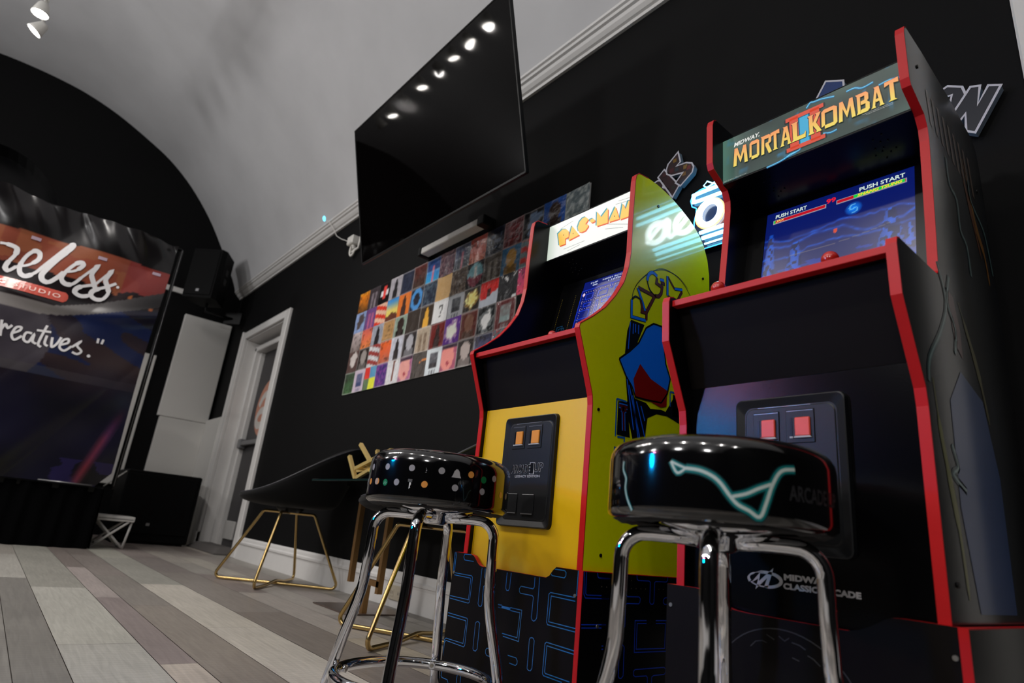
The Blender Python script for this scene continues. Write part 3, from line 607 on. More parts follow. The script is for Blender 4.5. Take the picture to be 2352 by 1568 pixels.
# doormat
m = MB(); n0 = 26
def mf(u, v):
    x = -6.80+u*.95; y = 1.66+v*.24; e = min(u, 1-u, v*.5, (1-v)*.5)
    return (x, y, .006+.05*min(1, e*9)+.004*vn(u*20, v*9, 1))
m.grid(40, 12, mf, None, M_MAT, True)
m.poly([mf(0, 0), mf(1, 0), mf(1, 1), mf(0, 1)][::-1], M_MAT)
for i in range(40):
    for v in (0, 1):
        a = mf(i/40, v); b = mf((i+1)/40, v); m.poly([a, b, (b[0], b[1], .001), (a[0], a[1], .001)], M_MAT)
for j in range(12):
    for u in (0, 1):
        a = mf(u, j/12); b = mf(u, (j+1)/12); m.poly([a, b, (b[0], b[1], .001), (a[0], a[1], .001)], M_MAT)
tag(m.build('doormat'), 'thick grey doormat on the floor at the threshold of the dark grey door', 'doormat')

# ------------------------------------------------------------------ ceiling spots on a hung rail
LY, LZ = -.60, 3.63
LX = [-5.31, -5.06, -4.80, -4.47, -4.18, -3.94, -3.71, -3.43]
rail = empty('lighting_rail', 'thin white rail hanging below the vaulted ceiling carrying the spotlights', 'lighting rail', (-4.3, LY, LZ+.13))
m = MB(); m.bbox(-5.42, LY-.012, LZ+.115, -3.1, LY+.012, LZ+.135, M_WPLAS, .003); part(m, 'rail', rail)
for x in (-5.2, -3.3):
    m = MB(); m.tube([(x, LY, LZ+.13), (x, LY, 4.54)], .005, M_WPLAS, 8); m.lathe([(.0, 0), (.04, 0), (.04, .02), (0, .02)], M_WPLAS, 20, (x, LY, 4.535)); part(m, 'stem', rail)
names = ['spotlight farthest out on the hung rail, its lit face turned steeply sideways', 'spotlight with a round bright face, next to the sideways one on the rail']
for i, x in enumerate(LX):
    nrm_ = [(-.15, -.5, -.85), (0, 0, -1), (0, -.62, -.78), (0, .1, -1), (0, -.62, -.78), (0, 0, -1), (.3, -.1, -1), (0, .1, -1)][i]
    R_ = Vector(nrm_).normalized().to_track_quat('-Z', 'Y').to_matrix()
    lab = names[i] if i < 2 else 'white spotlight on the rail, seen as a bright spot mirrored in the television'
    e = empty('spotlight', lab, 'spotlight', (x, LY, LZ+.115), group='spotlights on the hung rail')
    h = Vector((0, 0, -.05))
    m = MB(); m.tube([(0, 0, 0), (0, 0, -.05)], .006, M_WPLAS, 8); m.build('stem', e)
    m = MB(); m.lathe([(.0, .05), (.026, .05), (.036, .03), (.048, -.02), (.056, -.05), (.052, -.05), (.049, -.042), (0, -.042)], M_WPLAS, 24)
    m.v = [tuple(R_ @ Vector(v)+Vector((0, 0, -.085))) for v in m.v]; m.build('housing', e)
    m = MB(); m.lathe([(.0, -.047), (.050, -.047)], M_BULB, 24)
    m.v = [tuple(R_ @ Vector(v)+Vector((0, 0, -.085))) for v in m.v]; m.build('lens', e)

# ------------------------------------------------------------------ television
TC = Vector((-2.384, 1.209, 2.186)); TR = Matrix.Rotation(-.012, 3, 'Z') @ Matrix.Rotation(.255, 3, 'X') @ Matrix.Rotation(.014, 3, 'Y')
tv = empty('television', 'large black flat television tilted down from the black wall below the ceiling', 'television', TC)
tl = lambda x, y, z: tuple(TR @ Vector((x, y, z)))
def tvpart(mb, name, label=None):
    mb.v = [tl(*v) for v in mb.v]; o = mb.build(name, tv)
    if label: o['label'] = label
m = MB(); m.box(-.717, -.0015, -.40, .717, .004, .403, M_TV); tvpart(m, 'screen')
m = MB()
for a in ((-.725, -.41, .725, -.400), (-.725, .403, .725, .41), (-.725, -.41, -.717, .41), (.717, -.41, .725, .41)): m.bbox(a[0], -.004, a[1], a[2], .012, a[3], M_PLAST, .001)
tvpart(m, 'bezel')
m = MB(); m.bbox(-.72, .004, -.40, .72, .022, .40, M_PLAST, .004); m.bbox(-.5, .022, -.36, .5, .055, .10, M_PLAST, .015); tvpart(m, 'back_housing')
m = MB()
m.bbox(-.22, .055, -.16, .22, .075, .16, M_PLAST, .004)
tvpart(m, 'mount_plate')
m = MB(); m.tube([tuple(Vector(tl(0, .07, 0))), (-.30, .26, .20), (-.35, W-.03-TC.y, .36)], .022, M_PLAST, 4, square=True)
m.bbox(-.50, W-.03-TC.y, .22, -.20, W-TC.y, .50, M_PLAST, .004); m.build('mount_arm', tv)
pb = empty('wall_bar', 'pale slim bar fixed to the black wall just under the television', 'bar', (-2.85, 1.72, 2.06))
m = MB(); m.bbox(-3.15, 1.70, 2.03, -2.56, W-.02, 2.073, M_PALE, .004); part(m, 'bar', pb)
for a_, b_ in ((-2.56, -2.50), (-3.18, -3.15)):
    m = MB(); m.bbox(a_, 1.695, 2.022, b_, W, 2.08, M_PLAST, .004); part(m, 'end_cap', pb)

# security camera on the crown and its plug
wc = empty('security_camera', 'small white camera with a glowing blue light standing on the crown moulding', 'camera', (-4.93, 1.715, 2.885))
m = MB(); m.lathe([(0, 0), (.03, 0), (.03, .008), (.008, .014), (.008, .03)], M_WPLAS, 20, (-4.93, 1.715, 2.886)); part(m, 'base', wc)
m = MB(); m.bbox(-4.96, 1.685, 2.912, -4.86, 1.745, 2.955, M_WPLAS, .01); part(m, 'body', wc)
m = MB(); m.sphere((-4.975, 1.692, 2.935), .030, M_LED, 10); part(m, 'light', wc, 'glowing blue light')
m = MB(); m.tube([(-4.90, 1.70, 2.90), (-4.86, 1.686, 2.86), (-4.84, 1.73, 2.80), (-4.82, 1.76, 2.74), (-4.72, 1.765, 2.68), (-4.55, 1.765, 2.60), (-4.44, 1.75, 2.545)], .004, M_WPLAS, 6)
tag(m.build('camera_cord'), 'thin white cord running from the small camera down to the plug beside the television', 'cord')
ad = empty('power_adapter', 'white plug adapter with a coiled cord on the wall left of the television', 'adapter', (-4.39, W-.01, 2.5))
m = MB(); m.bbox(-4.43, 1.71, 2.50, -4.33, W, 2.575, M_WPLAS, .008); part(m, 'plug', ad)
m = MB(); m.tube([(-4.38+.035*math.cos(a*.5), 1.74+.004*a/4, 2.455+.045*math.sin(a*.5)) for a in range(20)]+[(-4.27, 1.75, 2.45), (-4.26, 1.75, 2.56)], .009, M_WPLAS, 8); part(m, 'coiled_cord', ad)
# ------------------------------------------------------------------ arcade cabinets
def side_xf(x): return lambda y, z, d: (x+d, y, z)
def outline_strip(m, pts, x0, x1, mt, off=.0012):
    # red T-moulding wrapped along an open outline (y,z)
    P = [Vector(p) for p in pts]; n = len(P); b = len(m.v)
    for i in range(n):
        t = (P[min(i+1, n-1)]-P[max(i-1, 0)]).normalized(); nn = Vector((-t.y, t.x))*off
        for x, k in ((x0-.0006, -1), (x0-.0006, 1), (x1+.0006, 1), (x1+.0006, -1)):
            q = P[i]+nn*k; m.v.append((x, q.x, q.y))
    for i in range(n-1):
        for k in range(4):
            l = (k+1) % 4; m.face([b+4*i+k, b+4*i+l, b+4*i+4+l, b+4*i+4+k], mt)
    m.face([b, b+1, b+2, b+3], mt); m.face([b+4*n-1, b+4*n-2, b+4*n-3, b+4*n-4], mt)

PAC_F = [(1.103, .344), (1.103, .735), (1.100, .758), (1.093, .778), (1.068, .842), (1.042, .908), (1.037, .922), (1.039, .932), (1.048, .939), (1.087, .968), (1.130, 1.006), (1.167, 1.052), (1.198, 1.102), (1.215, 1.155), (1.222, 1.205), (1.2225, 1.294), (1.224, 1.351), (1.227, 1.442), (1.231, 1.462), (1.242, 1.473)]
PAC_B = [(1.287, 1.478), (1.33, 1.477), (1.37, 1.471), (1.415, 1.461), (1.46, 1.446), (1.50, 1.430), (1.533, 1.412), (1.560, 1.392), (1.582, 1.367), (1.602, 1.325), (1.613, 1.275), (1.615, 1.21), (1.615, .344)]
MK_F1 = [(1.105, .344), (1.105, .665), (1.101, .695), (1.036, .835), (1.033, .925), (1.037, .936), (1.05, .940)]
MK_F2 = [(1.232, .942), (1.240, .950), (1.256, 1.05), (1.270, 1.15), (1.284, 1.262), (1.283, 1.292), (1.270, 1.318), (1.206, 1.350), (1.200, 1.366), (1.200, 1.480), (1.205, 1.497), (1.216, 1.504)]
MK_B = [(1.307, 1.502), (1.41, 1.493), (1.479, 1.488), (1.54, 1.478), (1.60, 1.470), (1.643, 1.461), (1.668, 1.440), (1.676, 1.39), (1.678, 1.30), (1.672, 1.05), (1.66, .344)]
T = .016
def cabinet(kind, label, x0, x1):
    pac = kind == 'pac'
    F = PAC_F if pac else MK_F1+[(1.21, .9405)]+MK_F2
    Bk = PAC_B if pac else MK_B
    out = F+Bk
    e = empty('arcade_cabinet', label, 'arcade machine', ((x0+x1)/2, 1.35, .344), group='arcade cabinets along the wall')
    # side panels
    for sx, xa in (('L', x0), ('R', x1-T)):
        m = MB(); art = M_LIME if pac else M_SWIRL
        capL, capR = (art, M_INK) if sx == 'L' else (M_INK, art)
        m.prism(out, side_xf(xa), 0, T, capL, capR, M_INK)
        xs = x1+.0007
        if sx == 'R' and pac:
            f = lambda y, z: (xs, y, z); f2 = lambda y, z: (xs+.0004, y, z); f3 = lambda y, z: (xs+.0008, y, z)
            g = lambda k: D['ps_'+k]
            BLU, BRN, BKK = s2l((15, 120, 255)), s2l((95, 35, 40)), s2l((6, 8, 22))
            m.poly([f(*p) for p in g('streak')], M_ART, BKK)
            for k in ('Tb', 'Bb'): m.poly([f(*p) for p in g(k)], M_ART, BKK)
            m.poly([f2(*p) for p in g('kite')], M_ART, BLU)
            m.poly([f3(*p) for p in g('band')], M_ART, s2l((140, 12, 14)))
            for k, w_, c in (('arch', .0022, BKK), ('arch2', .0015, BKK)): m.ribbon(g(k), w_, f, M_ART, c=c, sub=4)
            for k, w_, c, sb in (('Pblue', .008, BLU, 0), ('Pbrown', .008, BRN, 0), ('Ptop', .003, BKK, 3), ('Ablue', .008, BLU, 0), ('Abrown', .009, BRN, 0), ('Cblue', .009, BLU, 4), ('Cbrown', .009, BRN, 0), ('Cthin', .003, BKK, 4),
                              ('d1', .008, BLU, 0), ('d2', .008, BRN, 0), ('Mb1', .008, BLU, 0), ('Mb2', .007, BLU, 0), ('Mn1', .005, BRN, 0), ('Mn2', .007, BRN, 0), ('Mn3', .007, BRN, 0)):
                m.ribbon([(p[0], p[1]) for p in g(k)], w_+.003, f, M_ART, c=BKK, sub=sb)
                m.ribbon(g(k), w_, f2, M_ART, c=c, sub=sb)
            for k in ('T1', 'T2', 'T3'): m.ribbon(g(k), .014, f2, M_ART, c=BLU); m.ribbon(g(k), .008, f3, M_ART, c=s2l((80, 12, 30)))
            for k in ('L1', 'L2', 'L3', 'L4', 'L5', 'L6'): m.ribbon(g(k), .005, f2, M_ART, c=s2l((25, 100, 190)))
            for k in ('v1', 'v2', 'v3', 'v4', 'v5', 'v6', 'v7', 'v8', 'v9'): m.ribbon(g(k), .004, f3, M_ART, c=s2l((25, 100, 245)))
            ol = g('kite'); m.ribbon(ol+[ol[0]], .005, f3, M_ART, c=BKK)
        if sx == 'R' and not pac:
            f = lambda y, z: (xs, y, z); f2 = lambda y, z: (xs+.0004, y, z)
            for pts in ([(1.389, 1.275), (1.389, 1.208), (1.43, 1.188), (1.427, 1.116), (1.46, 1.089), (1.463, 1.02)], [(1.544, 1.293), (1.549, 1.238), (1.62, 1.2), (1.639, 1.159), (1.652, 1.09)],
                        [(1.2345, .9674), (1.2628, .8961), (1.2116, .8229), (1.1368, .7545), (1.12, .71)], [(1.30, .96), (1.27, .90), (1.30, .85), (1.28, .80)], [(1.2, .62), (1.22, .585), (1.19, .57), (1.25, .55)]):
                m.ribbon(pts, .014, f, M_ART, c=s2l((20, 62, 66)), sub=3); m.ribbon(pts, .005, f2, M_ART, c=s2l((120, 150, 150)), sub=3)
            for pts, c in (([(1.52, 1.34), (1.545, 1.25), (1.56, 1.18), (1.60, 1.12), (1.61, 1.05)], (150, 100, 24)), ([(1.50, 1.3), (1.53, 1.22), (1.57, 1.1)], (110, 60, 18)), ([(1.14, .72), (1.15, .64), (1.17, .56), (1.19, .48), (1.20, .38)], (110, 112, 46)), ([(1.34, .92), (1.38, .86), (1.42, .79), (1.45, .70)], (92, 88, 40))):
                m.ribbon(pts, [.004, .016, .022, .012, .004], f, M_ART, c=s2l(c), sub=4)
            L = [(1.27, .93), (1.31, .92), (1.33, .86), (1.325, .80), (1.29, .82)]; m.poly([f(*p) for p in L], M_ART, s2l((92, 50, 52)))
            L = [(1.22, .70), (1.30, .77), (1.42, .74), (1.47, .60), (1.46, .36), (1.25, .36), (1.21, .52)]; m.poly([f(*p) for p in L], M_ART, s2l((30, 66, 124)))
            for k in range(9):    # pale upright letter-like bars high on the side art
                y = 1.30+k*.033; m.poly([f(y, 1.40-k*.004), f(y+.014, 1.40-k*.004), f(y+.022, 1.31-k*.006), f(y+.008, 1.315-k*.006)], M_ART, s2l((110, 92, 78)))
        part(m, 'side_panel', e, ('yellow side panel with blue and black printed art' if pac else 'side panel with dark blue swirling art') if sx == 'R' else None)
        m = MB()
        if pac: outline_strip(m, PAC_F[:-1]+[PAC_F[-1], PAC_B[0]], xa, xa+T, M_RED)
        else:
            outline_strip(m, MK_F1, xa, xa+T, M_RED); outline_strip(m, MK_F2, xa, xa+T, M_RED)
        part(m, 'edge_trim', e)
    xi, xj = x0+T, x1-T
    # bottom, back, top
    zb = .35
    m = MB(); m.box(xi, 1.13, .344, xj, 1.60, .36, M_INK); part(m, 'base_board', e)
    m = MB(); yb = Bk[-1][0]; m.box(xi, yb-.02, .36, xj, yb-.004, Bk[-3][1]-.04, M_INK); part(m, 'back_panel', e)
    # lower front
    ins = .014 if pac else .020
    brk = .760 if pac else .746
    m = MB()
    if pac: m.box(xi, 1.103+ins, .312, xj, 1.103+ins+.014, brk, M_YEL)
    else: m.box(xi, 1.103+ins, .311, xj, 1.103+ins+.014, brk, M_LEATHER)
    yp = 1.103+ins
    if not pac:
        G = M_LINE; fl = lambda x, z: (x, yp-.0006, z)
        # swooping emblem of the maker: ring with an M inside
        cx, cz = -.6055, .3745
        ring = [(cx+.031*math.cos(a)*1.0, cz+.0125*math.sin(a)) for a in [math.radians(k) for k in range(-150, 116, 12)]]
        m.ribbon(ring, [.002, .005, .006, .005, .002], fl, G); ring2 = [(cx+.031*math.cos(a), cz+.0125*math.sin(a)) for a in [math.radians(k) for k in range(95, 215, 10)]]
        m.ribbon(ring2, [.001, .003, .005, .006], fl, G)
        for P in ([(-.632, .366), (-.6135, .3865), (-.6165, .3705), (-.588, .396), (-.600, .361), (-.607, .361), (-.6005, .3775), (-.6235, .356), (-.6175, .375)],):
            m.poly([fl(*p) for p in P], G)
        m.text('MIDWAY', fl, G, -.5695, .3775, .079, .0105, weight=.055)
        m.text('CLASSIC ARCADE', fl, G, -.571, .3625, .129, .0105, weight=.05)
        # printed coin door border already in relief below
    part(m, 'lower_front_panel', e, 'bright yellow panel' if pac else 'black pebbled panel')
    # knee panel (slanted) and control deck lip
    kt = (1.045+.030, .918) if pac else (1.042+.028, .919)
    kb = (yp, brk) if pac else (yp, brk)
    m = MB()
    if pac: poly = [(kb[0]+.001, kb[1]), (kb[0]+.014, kb[1]), (kt[0]+.014, kt[1]), kt]
    else: poly = [(yp, brk+.0005), (yp+.014, brk+.0005), (kt[0]+.014, kt[1]), kt]
    m.prism(poly, lambda y, z, d: (d, y, z), xi, xj, M_BLK if True else None)
    part(m, 'knee_panel', e)
    lip0 = (1.048, .914) if pac else (1.044, .916)
    m = MB(); m.bbox(xi, lip0[0], lip0[1], xj, lip0[0]+.02, lip0[1]+.0145, M_RED, .001); part(m, 'deck_lip', e)
    m = MB(); dk = [(lip0[0]+.02, .913), (1.32, .935), (1.32, .947), (lip0[0]+.02, .927)]
    m.prism(dk, lambda y, z, d: (d, y, z), xi, xj, M_INK); dko = part(m, 'control_deck', e)
    # joystick and buttons
    jx = [-1.222] if pac else [-.694, -.455]
    for x in jx:
        m = MB(); m.tube([(x, 1.115, .935), (x, 1.115, .955)], .005, M_CHROME, 10); m.sphere((x, 1.115, .966 if not pac else .957), .0165 if not pac else .013, M_KNOB, 12)
        part(m, 'joystick', e)
    for k in range(4):
        m = MB(); m.lathe([(.013, 0), (.013, .006), (.009, .009), (0, .009)], M_KNOB, 16, ((x0+x1)/2+.05+k*.03 if pac else (x0+x1)/2-.11+k*.03, 1.16, .938)); part(m, 'button', e)
    # screen, bezel, speaker panel, marquee
    if pac:
        sy0, sz0, sy1, sz1 = 1.325, 1.0, 1.387, 1.257   # screen bottom / top on its sloping plane
        mq = (1.30, 1.338, 1.472); sxa, sxb = -1.378, -1.112
    else:
        sy0, sz0, sy1, sz1 = 1.330, 1.025, 1.386, 1.279
        mq = (1.248, 1.326, 1.4535); sxa, sxb = -.718, -.374
    sl = Vector((sy1-sy0, sz1-sz0)).normalized()
    pb0 = Vector((sy0, sz0))-sl*((sz0-.945)/sl.y); pt0 = Vector((sy1, sz1))+sl*.02
    m = MB(); fb = lambda x, s_, d: (x, pb0.x+sl.x*s_+sl.y*d, pb0.y+sl.y*s_-sl.x*d); hl = (pt0-pb0).length
    s0 = (Vector((sy0, sz0))-pb0).length; s1 = (Vector((sy1, sz1))-pb0).length
    for a in ((xi, 0, sxa, hl), (sxb, 0, xj, hl), (sxa, 0, sxb, s0), (sxa, s1, sxb, hl)):
        b = m.add([fb(a[0], a[1], 0), fb(a[2], a[1], 0), fb(a[2], a[3], 0), fb(a[0], a[3], 0)]); m.face([b, b+1, b+2, b+3], M_INK)
    if pac:   # printed bezel strip: dotted edges, nested maze loops
        ft = lambda x, s_: fb(x, s_, -.0006)
        for xx in (-1.470, -1.405):
            for k in range(36): q = .02+k*.0072; m.poly([ft(xx, q), ft(xx+.0015, q), ft(xx+.0015, q+.002), ft(xx, q+.002)], M_ART, s2l((200, 170, 60)))
        for dxy in (0, .009): m.ribbon([(-1.455+dxy, .110-dxy*.5), (-1.455+dxy, .155-dxy), (-1.430+dxy, .155-dxy), (-1.430+dxy, .100-dxy*.5), (-1.443+dxy, .100-dxy*.5)], .0028, ft, M_ART, c=s2l((20, 80, 120)))
        m.poly([ft(-1.458, .072), ft(-1.418, .072), ft(-1.418, .086), ft(-1.458, .086)], M_ART, s2l((90, 140, 160)))
    part(m, 'screen_bezel', e)
    m = MB(); U = 130 if not pac else 60; Vn = 98 if not pac else 76
    fs = lambda u, v: fb(sxa+(sxb-sxa)*u, s0+(s1-s0)*v, .002)
    if pac:
        def cf(u, v):
            c = mixc((4, 18, 92), (10, 26, 120), vn(u*6, v*6, 3)); return s2l(c)
        m.grid(20, 26, fs, cf, M_SCREEN)
        ft = lambda u, v: fb(sxa+(sxb-sxa)*u, s0+(s1-s0)*v, .0012); ln = s2l((30, 60, 215)); dt = s2l((215, 190, 190))
        wl = .008
        def rr(u0, v0, u1, v1): m.ribbon([(u0, v0), (u1, v0), (u1, v1), (u0, v1), (u0, v0)], wl, ft, M_SCREEN, c=ln, closed=True)
        for a in ((.0, .05, 1., .86), (.09, .71, .21, .79), (.30, .71, .45, .79), (.57, .71, .70, .79), (.80, .71, .92, .79), (.09, .60, .21, .65), (.39, .60, .62, .65), (.30, .42, .33, .65), (.68, .42, .71, .65), (.39, .40, .62, .52), (0., .42, .21, .54), (.80, .42, 1., .54), (.39, .28, .62, .33), (.09, .2, .21, .25), (.30, .2, .45, .25), (.57, .2, .70, .25), (.80, .2, .92, .25), (.49, .65, .52, .58), (.49, .79, .52, .86)):
            rr(*a)
        for vv in (.825, .68, .57, .37, .16, .10):
            for k in range(24):
                u = .04+k*.04; m.poly([ft(u-.004, vv-.004), ft(u+.004, vv-.004), ft(u+.004, vv+.004), ft(u-.004, vv+.004)], M_SCREEN, dt)
        for uu in (.045, .255, .75, .955):
            for k in range(20):
                v = .12+k*.036; m.poly([ft(uu-.004, v-.004), ft(uu+.004, v-.004), ft(uu+.004, v+.004), ft(uu-.004, v+.004)], M_SCREEN, dt)
        m.disc((.045, .795), .022, ft, M_SCREEN, 14, s2l((230, 200, 230)))
        WT = s2l((205, 215, 240))
        m.text('1UP', ft, M_SCREEN, .12, .945, .12, .024, WT, weight=.02); m.text('00', ft, M_SCREEN, .16, .905, .08, .024, WT, weight=.02)
        m.text('HIGH SCORE', ft, M_SCREEN, .32, .945, .40, .024, WT, weight=.02); m.text('11070', ft, M_SCREEN, .42, .905, .20, .024, WT, weight=.02)
    else:
        def cf(u, v):
            vv = v
            c = mixc((30, 36, 92), (8, 24, 96), (vv-.35)/.4)
            if vv > .62: c = mixc(c, (6, 22, 100), .7)
            # violet haze bands near the ground
            c = mixc(c, (66, 64, 110), .5*max(0, 1-vv*2.2)*(.6+.4*vn(u*5, vv*18, 9)))
            # clouds lit blue
            for (h0, a, w_, s_) in ((.60, .06, .020, 1), (.52, .08, .028, 2), (.42, .05, .020, 5)):
                h = h0+a*(vn(u*5.5, 1, s_)-.5)*2+.02*(vn(u*30, 2, s_)-.5)
                d = abs(vv-h)/w_
                if d < 1.5: c = mixc(c, (30, 100, 225), max(0, 1-d)*(.25+.6*vn(u*22, vv*60, s_)))
            # rock spires
            for (cx, wd, top) in ((.05, .05, .72), (.24, .07, .55), (.86, .09, .62), (.97, .03, .40)):
                k = abs(u-cx)/(wd*(1.25-min(1., vv/top))+.004)
                if k < 1 and vv < top:
                    c = mixc(c, (28, 96, 215) if vn(u*60, vv*26, 11) > .55 else (16, 22, 62), .75*(1-k*.4))
            # ground wave streaks
            if vv < .30: c = mixc(c, (34, 70, 190), .5*(vn(u*6+vv*10, vv*40, 21) > .66))
            if vv < .05: c = mixc(c, (22, 20, 40), .6)
            d = math.hypot((u-.63)*1.33, vv-.74)
            if d < .075: c = mixc(c, (20, 130, 245), (1-d/.075)**.5); c = mixc(c, (120, 210, 255), .7*(abs(math.sin(math.atan2(vv-.74, u-.63)*1+d*60)) > .86)*(d < .05))
            # rope bridge line
            h = .40-.10*math.sin(PI*max(0, min(1, (u-.2)/.7)))*.3+.10*(u-.2)
            if abs(vv-h) < .004 and .2 < u < .86: c = mixc(c, (120, 110, 110), .6)
            # small stone lantern on the right
            if .74 < u < .78 and .13 < vv < .20: c = (226, 170, 175)
            if .725 < u < .795 and .20 <= vv < .215: c = (200, 120, 130)
            if .752 < u < .768 and .05 < vv <= .13: c = (150, 90, 110)
            if math.hypot((u-.515)*1.33, (vv-.545)*.7) < .018: c = (205, 70, 40)
            return s2l(c)
        m.grid(U, Vn, fs, cf, M_SCREEN)
        ft = lambda u, v: fb(sxa+(sxb-sxa)*u, s0+(s1-s0)*v, .0012); ft2 = lambda u, v: fb(sxa+(sxb-sxa)*u, s0+(s1-s0)*v, .0006)
        def rect(u0, v0, u1, v1, c, f_=ft): m.poly([f_(u0, v0), f_(u1, v0), f_(u1, v1), f_(u0, v1)], M_SCREEN, s2l(c))
        WT = s2l((215, 235, 225))
        for u0, u1, gu0, gu1 in ((.055, .445, .060, .073), (.515, .955, .63, .945)):
            rect(u0, .845, u1, .895, (150, 150, 165)); rect(u0+.006, .853, u1-.006, .887, (190, 16, 36), ft2); rect(gu0, .853, gu1, .887, (20, 205, 70), lambda u, v: fb(sxa+(sxb-sxa)*u, s0+(s1-s0)*v, .0003))
        ft3 = lambda u, v: fb(sxa+(sxb-sxa)*u, s0+(s1-s0)*v, -.0002)
        m.text('PUSH START', ft, M_SCREEN, .07, .912, .235, .046, WT, weight=.02); m.text('PUSH START', ft, M_SCREEN, .665, .912, .28, .046, WT, weight=.02)
        m.text('99', ft, M_SCREEN, .445, .89, .065, .055, s2l((235, 30, 45)), weight=.03)
        m.text('JAX', ft3, M_SCREEN, .078, .85, .065, .038, s2l((245, 215, 110)), weight=.02, shear=.2); m.text('SHANG TSUNG', ft3, M_SCREEN, .655, .852, .275, .036, s2l((250, 215, 60)), weight=.03, shear=.2)
    part(m, 'screen', e, 'lit screen showing a blue dotted maze and scores' if pac else 'lit screen showing a dark blue landscape under two red bars')
    # speaker panel between marquee and bezel
    m = MB(); ymq = mq[0]+.012
    m.prism([(ymq, mq[1]+.004), (pt0.x+.012, pt0.y), (pt0.x, pt0.y-.004), (ymq-.008, mq[1]-.004)], lambda y, z, d: (d, y, z), xi, xj, M_INK)
    mid = ((ymq+pt0.x)/2, (mq[1]+pt0.y)/2)
    for cx in (x0+.115, x1-.095):
        for k in range(11):
            a = k*2.4; r_ = .006*math.sqrt(k); q = .5+r_*math.sin(a)/.06; yy = (ymq-.008)*(1-q)+pt0.x*q; zz = (mq[1]-.004)*(1-q)+(pt0.y-.004)*q
            m.box(cx+r_*math.cos(a)*1.3-.0015, yy-.0015, zz-.0022, cx+r_*math.cos(a)*1.3+.0015, yy+.0015, zz-.0008, M_PLAST)
    part(m, 'speaker_panel', e)
    m = MB(); m.box(xi, mq[0]+.001, mq[1]-.004, xj, mq[0]+.014, mq[2]+.004, M_INK)
    top = [p for p in Bk if p[0] > mq[0]+.005][:-2]; P = [(mq[0]+.001, mq[2]+.003)]+[(y-.004, z-.012) for y, z in top]
    for i in range(len(P)-1):
        (ya, za), (yb2, zb2) = P[i], P[i+1]; m.prism([(ya, za), (yb2, zb2), (yb2-.006, zb2-.01), (ya-.0, za-.01)], lambda y, z, d: (d, y, z), xi, xj, M_INK)
    part(m, 'top_panel', e)
    m = MB(); fq = lambda u, v: (xi+.0005+(xj-xi-.001)*u, mq[0], mq[1]+(mq[2]-mq[1])*v)
    fa = lambda x, z: (x, mq[0]-.0005, z); fc = lambda x, z: (x, mq[0]-.001, z); fd = lambda x, z: (x, mq[0]-.0015, z); fe = lambda x, z: (x, mq[0]-.002, z)
    if pac:
        m.grid(24, 8, fq, lambda u, v: s2l(mixc((244, 246, 240), (196, 212, 196), max(0, 1-u*9)*.8)), M_MARQ)
        TEAL, ORG, YL_ = s2l((40, 150, 165)), s2l((225, 90, 40)), s2l((250, 200, 90))
        LET = [D['pm_'+k] for k in ('P', 'A', 'C', 'd', 'M', 'A2', 'N')]
        LET[4] = [(-1.2566, 1.4493), (-1.2359, 1.4224), (-1.2087, 1.4455), (-1.2061, 1.391), (-1.2546, 1.3945)]
        LET[6] = [(-1.1471, 1.4391), (-1.1335, 1.4126), (-1.1241, 1.4386), (-1.100, 1.4351), (-1.098, 1.3815), (-1.1559, 1.384)]
        for L in LET:
            m.poly([fa(x-.006, z+.005) for x, z in L], M_MARQ, TEAL); m.poly([fc(x+.004, z-.005) for x, z in L], M_MARQ, ORG); m.poly([fd(*p) for p in L], M_MARQ, YL_)
        for L, c_ in ((LET[0], (-1.409, 1.414)), (LET[1], (-1.3615, 1.404)), (LET[5], (-1.178, 1.404))): m.disc(c_, .0025, fe, M_MARQ, 8, s2l((150, 90, 20)))
        for k in range(7): m.ribbon(D['pm_l%d' % k], .0012, fa, M_MARQ, c=s2l((120, 118, 112)))
        m.text('PAC', fa, M_MARQ, -1.3, -5, .001, .001) if False else None
    else:
        def cf(u, v):
            g = mixc((30, 45, 42), (62, 84, 76), .5+.9*(vn(u*7, v*3, 4)-.5)); g = mixc(g, (96, 140, 124), max(0, 1-u*7)*.7)
            b_ = vn(u*26, v*7, 8); 
            if b_ > .80: g = mixc(g, (40, 130, 190), (b_-.80)*3.5)
            return s2l(g)
        m.grid(110, 26, fq, cf, M_MARQ)
        for L in (D['mm_bolts1'], D['mm_bolt2'], D['mm_bolt3'], D['mm_bolt4'], D['mm_bolt5'], [(-.60, 1.326), (-.585, 1.333), (-.565, 1.334), (-.56, 1.342)]):
            m.ribbon(L, .006, fa, M_MARQ, c=s2l((28, 100, 150)), sub=3); m.ribbon(L, .0018, fc, M_MARQ, c=s2l((110, 205, 235)), sub=3)
        RD, CY, OU = s2l((208, 72, 48)), s2l((60, 165, 205)), s2l((24, 20, 24))
        def II(dx, dz, f_, c):
            for a in ((-.593, 1.424, -.503, 1.435), (-.593, 1.339, -.503, 1.350), (-.584, 1.345, -.563, 1.43), (-.535, 1.345, -.513, 1.43)): m.poly([f_(a[0]+dx, a[1]+dz), f_(a[2]+dx, a[1]+dz), f_(a[2]+dx, a[3]+dz), f_(a[0]+dx, a[3]+dz)], M_MARQ, c)
        m.poly([fc(-.566, 1.347), fc(-.533, 1.347), fc(-.533, 1.428), fc(-.566, 1.428)], M_MARQ, CY)
        II(-.0035, -.002, fc, OU); II(.003, 0, fc, OU)
        fc2 = lambda x, z: (x, mq[0]-.0013, z); II(0, 0, fc2, RD)
